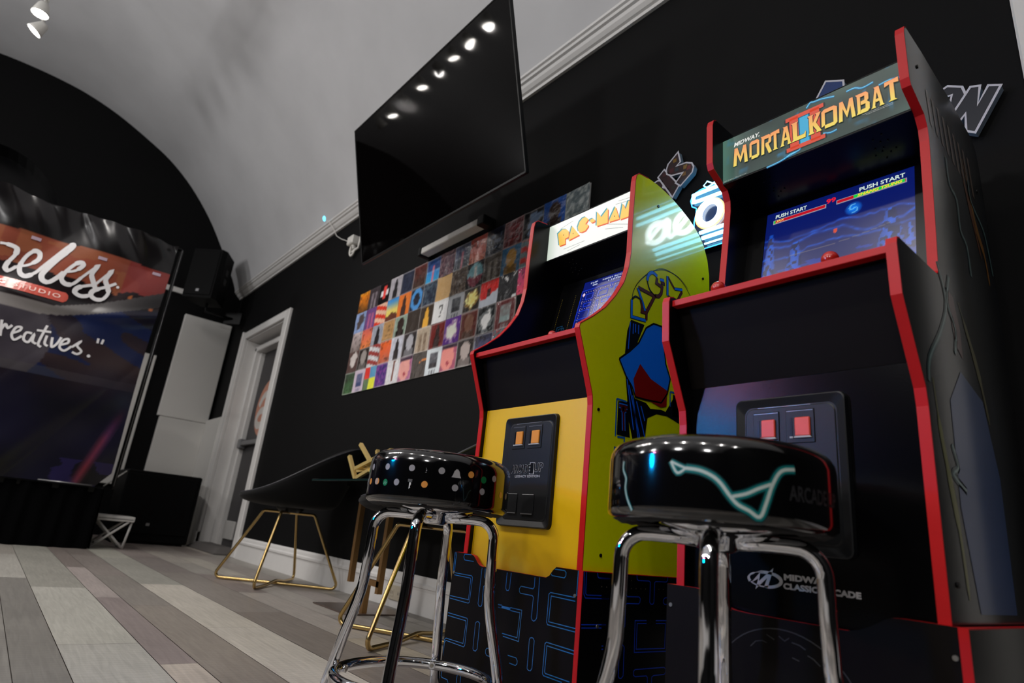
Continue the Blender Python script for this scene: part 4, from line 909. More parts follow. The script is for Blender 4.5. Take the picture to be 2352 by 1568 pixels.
        # carved, flared capitals with dark outline, orange to yellow
        GL = {'M': [[(0, 0), (.09, 1), (.3, 1), (.5, .42), (.7, 1), (.9, 1), (1, 0), (.78, 0), (.74, .62), (.5, .1), (.27, .62), (.22, 0)]],
              'O': [[(0, .12), (.03, .9), (.2, 1), (.8, 1), (1, .9), (.97, .1), (.78, 0), (.2, 0), (.2, .18), (.74, .18), (.76, .8), (.24, .8), (.22, .18), (.2, .0)]],
              'R': [[(0, 0), (.06, .9), (0, 1), (.8, 1), (1, .85), (.96, .55), (.72, .47), (1, 0), (.72, -.05), (.42, .42), (.42, .56), (.7, .6), (.74, .8), (.32, .8), (.28, 0)]],
              'T': [[(.0, .78), (.02, 1), (1, 1.04), (1, .8), (.66, .84), (.66, .08), (.82, 0), (.2, 0), (.36, .08), (.36, .84)]],
              'A': [[(0, 0), (.1, .08), (.36, .93), (.28, 1), (.68, 1), (.9, .08), (1, 0), (.62, 0), (.68, .1), (.64, .26), (.38, .26), (.36, .4), (.6, .4), (.5, .74), (.3, .1), (.36, 0)]],
              'L': [[(0, 0), (.1, .1), (.08, .9), (0, 1), (.5, 1), (.4, .9), (.4, .2), (.86, .2), (1, .34), (.96, 0)]],
              'K': [[(0, 0), (.1, .1), (.1, .9), (0, 1), (.46, 1), (.38, .9), (.38, .55), (.66, .9), (.6, 1), (1, 1), (.62, .52), (.92, .1), (1, 0), (.6, 0), (.64, .1), (.38, .42), (.38, .1), (.46, 0)]],
              'B': [[(0, 0), (.1, .1), (.1, .9), (0, 1), (.78, 1), (.95, .88), (.93, .6), (.82, .52), (1, .4), (.97, .1), (.8, 0), (.3, 0), (.34, .18), (.68, .2), (.7, .42), (.36, .42), (.36, .6), (.64, .62), (.66, .82), (.34, .82), (.3, 0)]]}
        xs_ = [-.7325, -.688, -.6565, -.632, -.6085, -.5795, -.5405, -.5095, -.4715, -.434, -.404, -.3755, -.346]
        word = 'MORTALKOMBAT'; zt, zb_ = 1.4145, 1.3620
        wd = {'M': .040, 'O': .027, 'R': .027, 'T': .024, 'A': .030, 'L': .032, 'K': .030, 'B': .030}
        wd2 = [.040, .027, .027, .023, .029, .034, .031, .032, .036, .028, .030, .030]
        for i, ch in enumerate(word):
            ox = xs_[i]; w_ = wd2[i]
            if i > 6: w_ = xs_[i+1]-xs_[i]-.002
            hz = (zt-zb_)
            for P in GL[ch]:
                if ch == 'O': P = P[:-1]
                for k, (ddx, ddz) in enumerate(((-.0015, -.0015), (.0015, -.0015), (0, .0012))):
                    m.poly([fd(ox+a*w_+ddx, zb_+b_*hz+ddz) for a, b_ in P], M_MARQ, OU)
                lo = s2l((236, 214, 92)); hi = s2l((240, 150, 92))
                # two-tone letter: gradient by slicing the outline colour per letter
                m.poly([fe(ox+a*w_, zb_+b_*hz) for a, b_ in P], M_MARQ, None)
                m.c[-1] = ('grad', [mixc(lo, hi, b_) for a, b_ in P])
        m.text('MIDWAY.', fd, M_MARQ, -.731, 1.4205, .071, .0125, s2l((225, 225, 220)), shear=.25, weight=.03)
        for x_, z_, w_, t_ in ((-.424, 1.3565, .062, '"MORTAL KOMBAT" Copyright 1993'), (-.415, 1.3530, .053, 'Midway Manufacturing Company'), (-.760, 1.3275, .062, 'All Rights Reserved')):
            m.text(t_, fd, M_MARQ, x_, z_, w_, .0026, s2l((190, 190, 185)))
    part(m, 'marquee', e, 'glowing white marquee with orange lettering' if pac else 'glowing dark marquee with orange lettering over a red numeral')
    # bolts on the side
    for (y, z) in (D['ps_bolts'] if pac else [(1.262, 1.432), (1.62, 1.30), (1.15, .40)]):
        m = MB(); xx = x1
        m.tube([(xx-.001, y, z), (xx+.0022, y, z)], .0042, M_INK, 12); part(m, 'bolt', e)
    return e, yp
pacx = (-1.503, -1.038); mkx = (-.780, -.316)
PAC, PYP = cabinet('pac', 'yellow sided arcade cabinet with red edging, glowing white marquee and yellow front', *pacx)
MK, MYP = cabinet('mk', 'black arcade cabinet with red edging and large glowing dark marquee, nearest the camera at right', *mkx)

def coin_door(e, x0, z0, x1, z1, yp, pac):
    btn = M_ORANGE if pac else M_REDBTN
    # rounded plate with a sloping rim
    def rr(x0, z0, x1, z1, r, n=6):
        P = []
        for cx, cz, a0 in ((x1-r, z0+r, -90), (x1-r, z1-r, 0), (x0+r, z1-r, 90), (x0+r, z0+r, 180)):
            for k in range(n+1): a = math.radians(a0+90*k/n); P.append((cx+r*math.cos(a), cz+r*math.sin(a)))
        return P
    m = MB(); d = .010
    rings = [(rr(x0, z0, x1, z1, .014), yp+.001), (rr(x0+.002, z0+.002, x1-.002, z1-.002, .013), yp-d), (rr(x0+.004, z0+.004, x1-.004, z1-.004, .012), yp-d-.001), (rr(x0+.018, z0+.018, x1-.018, z1-.018, .016), yp-d*.45), (rr(x0+.020, z0+.020, x1-.020, z1-.020, .016), yp-d*.45), (rr(x0+.022, z0+.022, x1-.022, z1-.022, .016), yp-d*.6)]
    n = len(rings[0][0]); b = len(m.v)
    for R_, y in rings: m.add([(x, y, z) for x, z in R_])
    for i in range(len(rings)-1):
        for k in range(n):
            l = (k+1) % n; m.face([b+i*n+k, b+i*n+l, b+(i+1)*n+l, b+(i+1)*n+k], M_DOORP)
    m.face([b+(len(rings)-1)*n+k for k in range(n)], M_DOORP)
    yf = yp-d*.6; f = lambda x, z: (x, yf-.0006, z)
    W_, H_ = x1-x0, z1-z0
    if pac:
        txt = lambda: None
        f0 = lambda x, z: (x, yf-.0004, z); tx, tz = -1.336, .570
    else: tx, tz = -.606, .556
    fo = lambda x, z: (x, yf-.0004, z); fi = lambda x, z: (x, yf-.0010, z)
    for (t_, ax, w_, hh, dz) in (('ARCADE', 0, .078, .021, 0), ('1', .079, .010, .028, -.002), ('UP', .093, .034, .022, .003)):
        m.text(t_, fo, M_LINE, tx+ax, tz+dz, w_, hh, weight=.045, ref=True)
        m.text(t_, fi, M_INK, tx+ax, tz+dz, w_, hh, weight=.012, ref=True)
    if pac: m.text('LEGACY EDITION', fo, M_LINE, -1.3195, .5575, .101, .0065, weight=.02)
    for a in ((.24, .965, .80),): m.box(x0+W_*.22, yf-.0008, z1-.0205, x0+W_*.70, yf, z1-.0198, M_GREYM)
    door = part(m, 'coin_door', e, 'black plastic coin door')
    sl = [(-1.326, .648, -1.298, .684), (-1.261, .648, -1.230, .684)] if pac else [(-.600, .630, -.573, .664), (-.535, .630, -.507, .665)]
    L = Vector(e.location)
    for (a, b_, c, d_) in sl:
        m = MB(); m.bbox(a-.018, yf-.002, b_-.012, c+.007, yf, d_+.016, M_DOORP, .001); m.box(a-.016, yf-.0026, d_+.0125, c+.005, yf-.002, d_+.0132, M_GREYM)
        m.box(a-.0095, yf-.0026, b_, a-.0055, yf-.002, d_, M_INK); m.box(a-.0105, yf-.004, b_-.003, a-.0045, yf-.002, b_, M_LINE)
        m.v = [tuple(Vector(v)-L) for v in m.v]; s_ = m.build('coin_slot', door)
        m = MB(); m.bbox(a, yf-.006, b_, c, yf-.001, d_, btn, .0015); m.prism([(a-.002, b_-.003), (c+.002, b_-.003), (c, b_), (a, b_)], lambda x, z, d: (x, yf-.006+d, z), 0, .004, M_LINE)
        m.v = [tuple(Vector(v)-L) for v in m.v]; m.build('coin_button', door)['label'] = 'orange coin return button' if pac else 'red coin return button'
    if pac:
        for (a, b_, c, d_) in ((-1.338, .463, -1.300, .514), (-1.280, .462, -1.233, .513)):
            m = MB(); m.bbox(a, yf-.002, b_, c, yf, d_, M_DOORP, .001); m.box(a+.001, yf-.0026, d_-.001, c-.001, yf-.002, d_, M_LINE); m.box(a+.001, yf-.004, b_-.001, c-.001, yf-.002, b_+.002, M_GREYM)
            m.v = [tuple(Vector(v)-L) for v in m.v]; m.build('return_flap', door)
coin_door(PAC, -1.380, .427, -1.165, .727, PYP, True)
coin_door(MK, -.655, .420, -.443, .709, MYP, False)

def riser(label, x0, x1, y1, notch, pac, xg):
    e = empty('arcade_riser', label, 'riser box', ((x0+x1)/2, 1.3, 0), group='riser boxes under the arcade cabinets')
    y0 = 1.10; t = .0125
    m = MB(); P = [(x0, 0)]+[(max(x0, min(x, x1-t)), z) for x, z in notch]+[(x1-t, 0)]
    P = P[::-1]; m.prism(P, lambda x, z, d: (x, y0+d, z), 0, .013, M_BLK, M_INK, M_RED)
    f = lambda x, z: (x, y0-.0005, z)
    if pac:
        c = s2l((22, 110, 178))
        for k, L in D.items():
            if k.startswith('rf_') and k != 'rf_bar': m.ribbon(L, .0019, f, M_ART, c=c, closed=(L[0] == L[-1]))
        m.ribbon(D['rf_bar'], .006, f, M_ART, c=c)
    else:
        g = s2l((52, 53, 58))
        cx, cz, R_ = -.566, .165, .133
        m.ribbon([(cx+R_*math.cos(a), cz+R_*math.sin(a)) for a in [math.radians(q) for q in range(20, 161, 6)]], .0018, f, M_ART, c=g)
        for i, L in enumerate([[(-.622, .262), (-.612, .272), (-.600, .275), (-.592, .273)], [(-.592, .286), (-.578, .280)], [(-.570, .287), (-.560, .281), (-.552, .287)], [(-.548, .281), (-.535, .279), (-.525, .274)], [(-.522, .266), (-.512, .262), (-.502, .254)], [(-.548, .258), (-.536, .255)]]): m.ribbon(L, .0016, f, M_ART, c=g)
    part(m, 'front_board', e, 'black board printed with blue maze lines' if pac else 'plain black board with a faint grey emblem')
    for xa, nm in ((x0, 'L'), (x1-t, 'R')):
        ya = y0-.001 if nm == 'R' else y0+.013
        m = MB(); zt = .3435
        m.box(xa, ya, 0, xa+t, y1, zt, (M_SATIN if nm == 'R' else M_BLK) if not (pac and nm == 'R') else M_INK)
        m.box(xa-.0002, ya-.0012, 0, xa+t+.0002, ya, zt, M_RED)
        m.box(xa-.0002, ya, zt-.001, xa+t+.0002, y1, zt+.0006, M_RED)
        if pac and nm == 'R':
            g2 = lambda y, z: (xa+t+.0005, y, z); c = s2l((18, 60, 190))
            for k, L in D.items():
                if k.startswith('rs_') and k != 'rs_dots': m.ribbon(L, .0022, g2, M_ART, c=c, closed=(L[0] == L[-1]))
            for p in D['rs_dots']: m.disc(p, .0016, g2, M_ART, 6, s2l((90, 80, 70)))
        part(m, 'side_board', e)
    m = MB(); m.box(x0+t, y1-.013, 0, x1-t, y1, .343, M_INK); part(m, 'back_board', e)
    for (x, z) in ([(-1.535, .288), (-1.052, .288)] if pac else [(-.790, .306), (-.314, .303)]):
        m = MB(); m.tube([(x, y0+.001, z), (x, y0-.002, z)], .0038, M_SCREW, 12); part(m, 'screw', e)
    if pac:
        m = MB(); m.tube([(x1-.001, 1.155, .227), (x1+.002, 1.155, .227)], .0042, M_SCREW, 12); part(m, 'screw', e)
    return e
riser('black riser box printed with blue maze lines, under the yellow arcade cabinet', -1.544, -1.0295, 1.60, [(-1.544, .3435), (-1.4647, .3435), (-1.452, .341), (-1.4445, .3362), (-1.4299, .3238), (-1.420, .318), (-1.4087, .3163), (-1.1527, .3160), (-1.1413, .3222), (-1.1306, .3352), (-1.1195, .3435), (-1.0433, .3435)], True, None)
riser('plain black riser box with a thin red edge, under the black arcade cabinet', -.800, -.2945, 1.66, [(-.80, .344), (-.735, .344), (-.72, .3415), (-.6943, .3293), (-.675, .3205), (-.6533, .3160), (-.63, .3145), (-.4884, .3143), (-.4577, .3145), (-.4387, .3187), (-.4224, .3263), (-.4032, .338), (-.392, .343), (-.38, .344), (-.3071, .344)], False, None)
# ------------------------------------------------------------------ stools
def stool(label, cx, cy, phi0, deco):
    e = empty('bar_stool', label, 'stool', (cx, cy, 0), group='chrome stools in front of the arcade cabinets')
    d = math.hypot(cx, cy); fx, fy = cx/d, cy/d; rx, ry = fy, -fx; R0 = .172
    m = MB()
    m.lathe([(0, .452), (.135, .452), (.150, .4475), (.163, .447), (.1712, .453), (R0, .463), (R0, .536), (.1705, .547), (.1655, .557), (.155, .5655), (.135, .571), (.09, .5755), (.04, .577), (0, .577)], M_SEAT, 96)
    cyf = lambda a, z: ((R0+.0004)*math.cos(a), (R0+.0004)*math.sin(a), z)
    cyg = lambda a, z: ((R0+.0007)*math.cos(a), (R0+.0007)*math.sin(a), z)
    if deco == 'dots':
        def dot(a, z, r, c, f=cyf, n=14): m.poly([f(a+r/R0*math.cos(2*PI*k/n), z+r*math.sin(2*PI*k/n)) for k in range(n)], M_ART, s2l(c))
        GR, OR, GN = (150, 148, 152), (215, 145, 70), (10, 110, 60)
        up = {1: GR, 3: GR, 5: GR, 7: OR, 9: GR}; lo = {0: GR, 2: GR, 4: OR, 6: GR, 8: GR, 10: OR}
        for rep in range(-1, 3):
            for i in range(0, 11):
                a = -1.56+i*.197+rep*2.167
                if rep not in (0,) and (a < -1.5 and a > -1.7): continue
                if i in up: dot(a, .5235, .0073, up[i])
                if i in lo: dot(a, .4905, .0073, lo[i])
                if i in (1,):
                    dot(a, .4885, .0075, GN)
                    for k in range(5): dot(a+.01*(k-2), .486+.002*(k % 3), .0008, (220, 230, 220), cyg, 6)
                if i == 8: dot(a+.005, .5165, .0078, GN)
                if i == 6:
                    P = [(-.011, -.009), (.011, -.009), (.008, -.004), (.006, .004), (.002, .009), (-.002, .009), (-.006, .004), (-.008, -.004)]; m.poly([cyf(a+x/R0, .5215+z) for x, z in P], M_ART, s2l((170, 168, 170)))
                if i == 3:
                    P = [(-.001, -.012), (.002, -.009), (.001, -.006), (.003, -.003), (.003, .002), (-.001, .002)]; m.poly([cyf(a+x/R0, .490+z) for x, z in P], M_ART, s2l((215, 215, 212)))
                    P = [(-.005, .003), (.005, .003), (.005, .009), (-.005, .009)]; m.poly([cyf(a+x/R0, .490+z) for x, z in P], M_ART, s2l((90, 90, 90)))
                if i == 4:
                    for k in range(9): dot(a+.02*(hsh(k, 1)-.5), .521+.010*(hsh(k, 2)-.5), .0006, (190, 190, 190), cyg, 6)
    else:
        TL, WH = s2l((24, 120, 120)), s2l((190, 205, 200))
        def bolt(L, w0):
            m.ribbon(L, w0, lambda a, z: cyf(a, z), M_ART, c=TL, sub=4); m.ribbon(L, w0*.36, lambda a, z: cyg(a, z), M_ART, c=WH, sub=4)
        def flat(L, w):   # work in arc length so that widths stay true
            P = [(a*R0, z) for a, z in L]
            f = lambda s_, z: cyf(s_/R0, z); g = lambda s_, z: cyg(s_/R0, z)
            m.ribbon(P, w*1.35, f, M_ART, c=s2l((6, 46, 50)), sub=4)
            f2 = lambda s_, z: ((R0+.00055)*math.cos(s_/R0), (R0+.00055)*math.sin(s_/R0), z)
            m.ribbon(P, w, f2, M_ART, c=TL, sub=4); m.ribbon(P, w*.42, lambda s_, z: ((R0+.0008)*math.cos(s_/R0), (R0+.0008)*math.sin(s_/R0), z), M_ART, c=WH, sub=4)
        flat(D['s2_a'], .0042); flat(D['s2_b'][2:], .0105); flat(D['s2_b'][:3], .0070); flat(D['s2_c'], .0100); flat(D['s2_d'], .0070)
        flat([(-.865, .472), (-.80, .4665), (-.76, .463)], .003)
        for rep in (1, 2): flat([(a+rep*2.0, z) for a, z in D['s2_b'][2:]], .006)
        t0 = -.456; m.text('ARCADE1UP', lambda x, z: cyg(x/R0, z), mat('stool_grey_print', s2l((34, 34, 37)), .5), t0*R0, .484, .105, .021, weight=.02)
    # gathered vinyl under the rim
    m2 = MB(); ns = 64; pr = []
    for j, (r, z) in enumerate(((.163, .447), (.150, .4435), (.135, .4475))):
        for k in range(ns): m2.v.append(((r+.002*math.sin(k*2.4)*(j == 1))*math.cos(2*PI*k/ns), (r+.002*math.sin(k*2.4)*(j == 1))*math.sin(2*PI*k/ns), z-(.0025*abs(math.sin(k*1.9)) if j == 1 else 0)))
    for j in range(2):
        for k in range(ns): l = (k+1) % ns; m2.face([j*ns+k, j*ns+l, (j+1)*ns+l, (j+1)*ns+k], M_VELVET, None, True)
    o = m.build('seat', e); o['label'] = 'glossy black round seat dotted with small printed shapes' if deco == 'dots' else 'glossy black round seat printed with teal lightning'
    m2.build('seat_underside', o)
    m = MB(); m.lathe([(0, .451), (.088, .451), (.090, .446), (.05, .438), (.034, .432), (.03, .415), (.02, .41), (0, .41)], M_CHROME, 32); m.build('swivel_plate', e)
    for k in range(4):
        ph = math.radians(phi0+90*k); ux = -fx*math.cos(ph)-rx*math.sin(ph); uy = -fy*math.cos(ph)-ry*math.sin(ph)
        pts = [(.025, .428), (.07, .430), (.100, .430)]
        for q in range(1, 8): a = q/7*PI/2; pts.append((.108+.042*math.sin(a), .388+.042*math.cos(a)))
        pts += [(.1505, .34), (.1520, .30), (.1530, .268), (.1560, .246), (.1625, .215), (.185, .125), (.2030, .045), (.2100, .004)]
        m = MB(); m.tube([(ux*r, uy*r, z) for r, z in pts], .0125, M_CHROME, 20); m.build('leg', e)
        m = MB(); m.lathe([(0, 0), (.0165, 0), (.0165, .014), (.0135, .022), (0, .022)], M_PLAST, 16, (ux*.2100, uy*.2100, 0)); m.build('foot_cap', e)
        m = MB(); q = Vector((ux, uy, 0)); z = .076; m.tube([tuple(q*.160+Vector((0, 0, z))), tuple(q*.1665+Vector((0, 0, z)))], .0085, M_CHROME, 16); m.tube([tuple(q*.158+Vector((0, 0, z))), tuple(q*.161+Vector((0, 0, z)))], .0045, M_SCREW, 10); m.build('screw', e)
    m = MB(); m.tube([(.1765*math.cos(2*PI*k/64), .1765*math.sin(2*PI*k/64), .076) for k in range(64)], .0125, M_CHROME, 18, closed=True); m.build('foot_ring', e)
    return e
stool('chrome legged stool with a black seat dotted with small coloured shapes, before the yellow cabinet', -1.300, .855, 15, 'dots')
stool('chrome legged stool with a black seat and teal lightning print, before the black cabinet', -.561, .898, 4, 'bolts')

# ------------------------------------------------------------------ lounge chairs with gold wire bases
def lounge_chair(label, cx, cy, rot, back):
    e = empty('lounge_chair', label, 'chair', (cx, cy, 0), group='black velvet chairs with gold wire bases')
    nu, nv = 48, 14; V = []
    def rim(a):   # a = angle from the back direction
        k = .5+.5*math.cos(a)
        return .49+.33*k**1.6
    def pos(u, v, off=0.):
        a = -PI+2*PI*u; h = rim(a); k = .5+.5*math.cos(a)
        rb = .255+.02*math.cos(2*a)
        if v < .4: r = rb*(v/.4)**.8*.96; z = .432+.018*(v/.4)**3
        else:
            t = (v-.4)/.6; r = rb*(.96+.26*t*(.4+.9*k)+.07*math.sin(PI*t)); z = .450+(h-.450)*t
        ca, sa = math.cos(a+back), math.sin(a+back); r += off
        return (r*ca, r*sa, z-off*.2)
    m = MB(); b = len(m.v)
    for j in range(nv+1):
        for i in range(nu): m.v.append(pos(i/nu, j/nv))
    for j in range(nv+1):
        for i in range(nu):
            p = Vector(pos(i/nu, j/nv)); a = -PI+2*PI*i/nu; v = j/nv
            inward = .05*min(1, v/.4); q = Vector((p.x, p.y, 0)); q = q*(max(.0, q.length-inward)/(q.length+1e-6)) if q.length > 0 else q
            zz = p.z+(.055 if v < .4 else .055*(1-(v-.4)/.6)**.7)
            m.v.append((q.x, q.y, zz))
    o2 = (nv+1)*nu
    for j in range(nv):
        for i in range(nu):
            l = (i+1) % nu
            m.face([j*nu+i, j*nu+l, (j+1)*nu+l, (j+1)*nu+i], M_VELVET, None, True); m.face([o2+j*nu+i, o2+(j+1)*nu+i, o2+(j+1)*nu+l, o2+j*nu+l], M_VELVET, None, True)
    for i in range(nu):
        l = (i+1) % nu; m.face([nv*nu+i, nv*nu+l, o2+nv*nu+l, o2+nv*nu+i], M_VELVET, None, True)
    m.build('shell', e)
    m = MB(); m.tube([pos(i/nu, 1., -.004) for i in range(nu)], .0055, M_PIPING, 8, closed=True); m.build('piping', e)
    m = MB(); m.lathe([(0, .405), (.055, .405), (.075, .42), (.09, .445), (0, .445)], M_PLAST, 24); m.build('seat_mount', e)
    for k in range(2):
        a = math.radians(rot+90*k); u = Vector((math.cos(a), math.sin(a), 0)); zb = .011+.016*k*0
        P = []
        def arcp(c, r, a0, a1, n=5):
            for q in range(n+1): t = math.radians(a0+(a1-a0)*q/n); P.append((c[0]+r*math.cos(t), c[1]+r*math.sin(t)))
        P.append((0, .405)); arcp((.14, .385), .02, 90, 20); arcp((.322, .036), .026, 20, -90); 
        half = P+[(.15, .011), (.02, .011 if k == 0 else .024)]
        full = half+[(-x, z) for x, z in half[::-1]]
        pts = [tuple(u*x+Vector((0, 0, z))) for x, z in full][:-1]
        m = MB(); m.tube(pts, .0085, M_GOLD, 12, closed=True); m.build('wire_leg', e)
    return e
lounge_chair('black velvet lounge chair on a gold wire base, nearest the grey door', -3.76, 1.44, 52, math.radians(62))
lounge_chair('black velvet lounge chair on a gold wire base, half hidden behind the dotted stool', -2.115, 1.385, 30, math.radians(48))

# ------------------------------------------------------------------ low table and what stands on it
tb = empty('side_table', 'low side table with a dark glass top on a zigzag bronze pedestal', 'table', (-2.87, 1.52, 0))
m = MB(); m.bbox(-3.05, 1.37, 0, -2.68, 1.69, .006, M_BROWNP, .002); part(m, 'base_plate', tb)
m = MB()
for a, b in (((-2.72, 1.47, .006), (-2.72, 1.47, .15)), ((-2.732, 1.47, .14), (-2.595, 1.47, .14)), ((-2.607, 1.47, .10), (-2.607, 1.47, .40)), ((-2.607, 1.47, .40), (-2.607, 1.47, .572)), ((-2.89, 1.47, .12), (-2.905, 1.47, .51)), ((-2.917, 1.47, .498), (-2.70, 1.47, .498)), ((-2.712, 1.47, .49), (-2.712, 1.47, .572))):
    m.tube([a, b], .0125, M_BRONZE, 4, square=True)
part(m, 'pedestal', tb, 'bronze square tube pedestal')
m = MB(); m.bbox(-3.20, 1.31, .575, -2.46, 1.70, .585, M_GLASS, .002); m.box(-3.20, 1.3085, .5755, -2.46, 1.3095, .5835, M_GLEDGE); part(m, 'glass_top', tb)
dc = empty('gold_ornament', 'small geometric ornament of crossed gold bars standing on the dark glass table', 'ornament', (-2.88, 1.45, .585))
m = MB()
pr = lambda x, z, y=1.42: (x*1.42/1.45 if False else x, y, z)
for a, b in (((-3.02, 1.41, .705), (-2.925, 1.42, .587)), ((-2.945, 1.42, .640), (-2.60, 1.42, .722)), ((-2.915, 1.41, .762), (-2.80, 1.42, .675)), ((-2.915, 1.42, .594), (-2.79, 1.42, .632)), ((-2.90, 1.50, .745), (-2.84, 1.50, .645)), ((-2.84, 1.42, .66), (-2.84, 1.50, .655)), ((-2.93, 1.42, .63), (-2.86, 1.50, .655)), ((-2.79, 1.42, .632), (-2.72, 1.49, .594)), ((-2.86, 1.50, .65), (-2.80, 1.50, .594))):
    m.tube([(a[0], a[1], a[2]+.010), (b[0], b[1], b[2]+.010)], .0085, M_GOLDB, 4, square=True)
part(m, 'bars', dc)

# ------------------------------------------------------------------ stage, banner, speakers, folding stand
st_ = empty('stage', 'low stage behind a pleated black skirt at the far left end of the room', 'stage', (-6.4, -1.0, 0))
m = MB(); n = 220
def skx(i): return -5.63+.012*math.sin(i*.9)+.008*math.sin(i*.37)
for i in range(n+1):
    y = -2.7+i*(3.41/n); m.v += [(skx(i), y, .432), (skx(i)+.012+.006*math.sin(i*1.3), y, .004)]
for i in range(n): m.face([2*i, 2*i+2, 2*i+3, 2*i+1], M_FABB, None, True)
b = len(m.v)
for i in range(61):
    x = -5.63-i*.024; m.v += [(x, .712+.008*math.sin(i*1.1), .432), (x, .722+.01*math.sin(i*1.1), .004)]
for i in range(60): m.face([b+2*i, b+2*i+2, b+2*i+3, b+2*i+1], M_FABB, None, True)
part(m, 'skirt', st_)
m = MB(); m.bbox(-7.2, -2.7, .40, -5.64, .705, .437, M_PLAST, .004); part(m, 'deck', st_)
for (x, y) in ((-5.8, .55), (-5.8, -1.0), (-5.8, -2.5), (-7.1, .55), (-7.1, -2.5)):
    m = MB(); m.box(x-.03, y-.03, 0, x+.03, y+.03, .4, M_PLAST); part(m, 'leg', st_)

bn = empty('backdrop_banner', 'large dark printed vinyl banner with white brush script hanging above the stage', 'banner', (-5.6, -.9, .44))
def bx(y, z):
    t = (z-.44)/2.03; w = 0.
    pl = max(0., (z-2.17)/.3)
    w += .016*math.sin(y*7.5+.8+1.6*z)*(.25+1.5*pl)+.020*math.sin(y*15+2+3*math.sin(z*5))*pl+.008*math.sin(y*37+z*20)*pl+.030*abs(math.sin(y*9.5+z*5))*pl+.010*abs(math.sin(y*5-z*3.2+1))
    w += .010*math.sin(z*6+y*3.1)+.006*math.sin(y*11-z*9)
    w += .014*math.exp(-((z-1.70-.25*(y-.1)**2*1.2)/.05)**2)
    return -5.60+w
def edge(z):
    t = max(0, min(1, (z-.44)/2.03)); return .728-.018*math.sin(PI*t)-(.09*max(0, (.55-z)/.11) if z < .55 else 0)
YB0 = -2.55
def bimg(y, z):
    c = (14, 14, 28)
    n_ = vn(y*4, z*4, 5); n2 = vn(y*12, z*12, 6)
    if z > 2.185+.02*math.sin(y*2+1): c = mixc((16, 14, 16), (30, 27, 29), n2)
    elif z > 1.93+.02*vn(y*30, 1, 3)+.07*(hsh(math.floor(y*22), 4)-.5)*(y > .25):
        c = mixc((128, 62, 48), (170, 88, 64), n_*1.2)
        if n2 > .62: c = mixc(c, (176, 112, 72), .5)
        if y > .42: c = mixc(c, (150, 48, 50), .7)
    elif z > 1.70+.35*max(0, y-.05)*.7:
        c = mixc((16, 12, 16), (40, 22, 26), n2)
        if y > .42 and vn(y*26, z*9, 8) > .66 and z > 1.85: c = (190, 104, 52)
    if 1.615+.42*max(0, y+.02)**1.3 < z < 1.695+.52*max(0, y-.02)**1.25: c = mixc((150, 144, 142), (64, 62, 64), min(1, max(0, y)*1.5))
    elif z <= 1.69+.35*max(0, y-.05)*.7:
        d = math.hypot((y+.32), (z-1.40)*1.1)
        if d < .42: c = mixc((66, 60, 70), (90, 84, 92), n2*.7)
        else:
            c = mixc((16, 18, 44), (58, 42, 44), max(0, min(1, 1.3-abs(z-1.40)*2.6-.3*n_)))
            if vn(y*3, z*9+y*3, 13) > .62: c = mixc(c, (14, 34, 92), .7)
        if 1.17 < z < 1.24: c = mixc(c, (88, 84, 86), .55*(1-max(0, y)*1.0))
        if z < 1.17: c = mixc((14, 13, 24), (24, 22, 48), n_); c = mixc(c, (60, 40, 40), max(0, (z-1.0)/.17)*.5*vn(y*8, z*8, 17))
        dd = abs((y-.56)-(z-.62)*.30)
        if dd < .05 and .45 < z < 1.05: c = mixc(c, mixc((110, 60, 120), (150, 56, 66), vn(y*9, z*9, 15)), (1-dd/.05)*min(1, (1.05-z)*4))
        if z < .62 and y > .35 and vn(y*9, z*14, 16) > .45: c = mixc(c, (54, 42, 110), .6)
        if math.hypot(y+.22, z-.86) < .07: c = (60, 44, 50)
    return s2l(tuple(k*.80 for k in c))
m = MB()
def bfn(u, v):
    z = .442+2.028*v; y = YB0+(edge(z)-YB0)*u
    if v > .995: z += .012*math.sin(y*9)
    return (bx(y, z), y, z)
m.grid(260, 190, bfn, lambda u, v: bimg(YB0+(edge(.442+2.028*v)-YB0)*u, .442+2.028*v), M_VINYL, True)
fab_l = Vector(bn.location)
fT = lambda y, z: (bx(y, z)+.005, y, z); fT2 = lambda y, z: (bx(y, z)+.011, y, z)
WHT = s2l((222, 220, 222))
S_M = {'n': [(-.376, 2.049), (-.334, 2.056), (-.278, 2.047), (-.272, 1.998), (-.295, 1.93), (-.300, 1.885), (-.275, 1.87), (-.242, 1.916)],
 'e1': [(-.242, 1.916), (-.182, 1.949), (-.136, 2.009), (-.140, 2.058), (-.172, 2.068), (-.207, 2.015), (-.224, 1.934), (-.210, 1.875), (-.172, 1.86), (-.124, 1.909), (-.094, 1.972)],
 'l': [(-.094, 1.972), (-.045, 2.07), (.010, 2.175), (.036, 2.20), (.030, 2.16), (-.025, 2.06), (-.070, 1.955), (-.086, 1.90), (-.068, 1.862), (-.030, 1.863), (.009, 1.916), (.035, 1.968)],
 'e2': [(.035, 1.968), (.1, 2.003), (.136, 2.059), (.120, 2.076), (.087, 2.052), (.043, 1.97), (.034, 1.914), (.067, 1.883), (.112, 1.899), (.152, 1.967)],
 's1': [(.152, 1.967), (.190, 2.03), (.224, 2.082), (.206, 2.01), (.232, 1.955), (.253, 1.906), (.235, 1.85), (.185, 1.825), (.140, 1.842), (.150, 1.882), (.200, 1.915), (.245, 1.936)],
 's2': [(.245, 1.936), (.285, 2.01), (.322, 2.074), (.304, 1.999), (.330, 1.948), (.346, 1.90), (.325, 1.846), (.282, 1.83), (.243, 1.853), (.252, 1.894), (.327, 1.950), (.379, 1.994)]}
for k, L in S_M.items(): m.ribbon(L, [.018, .030, .034, .024, .030, .034, .022, .018] if k != 'l' else [.02, .03, .036, .036, .03, .02], fT, M_VINYL, c=WHT, sub=6)
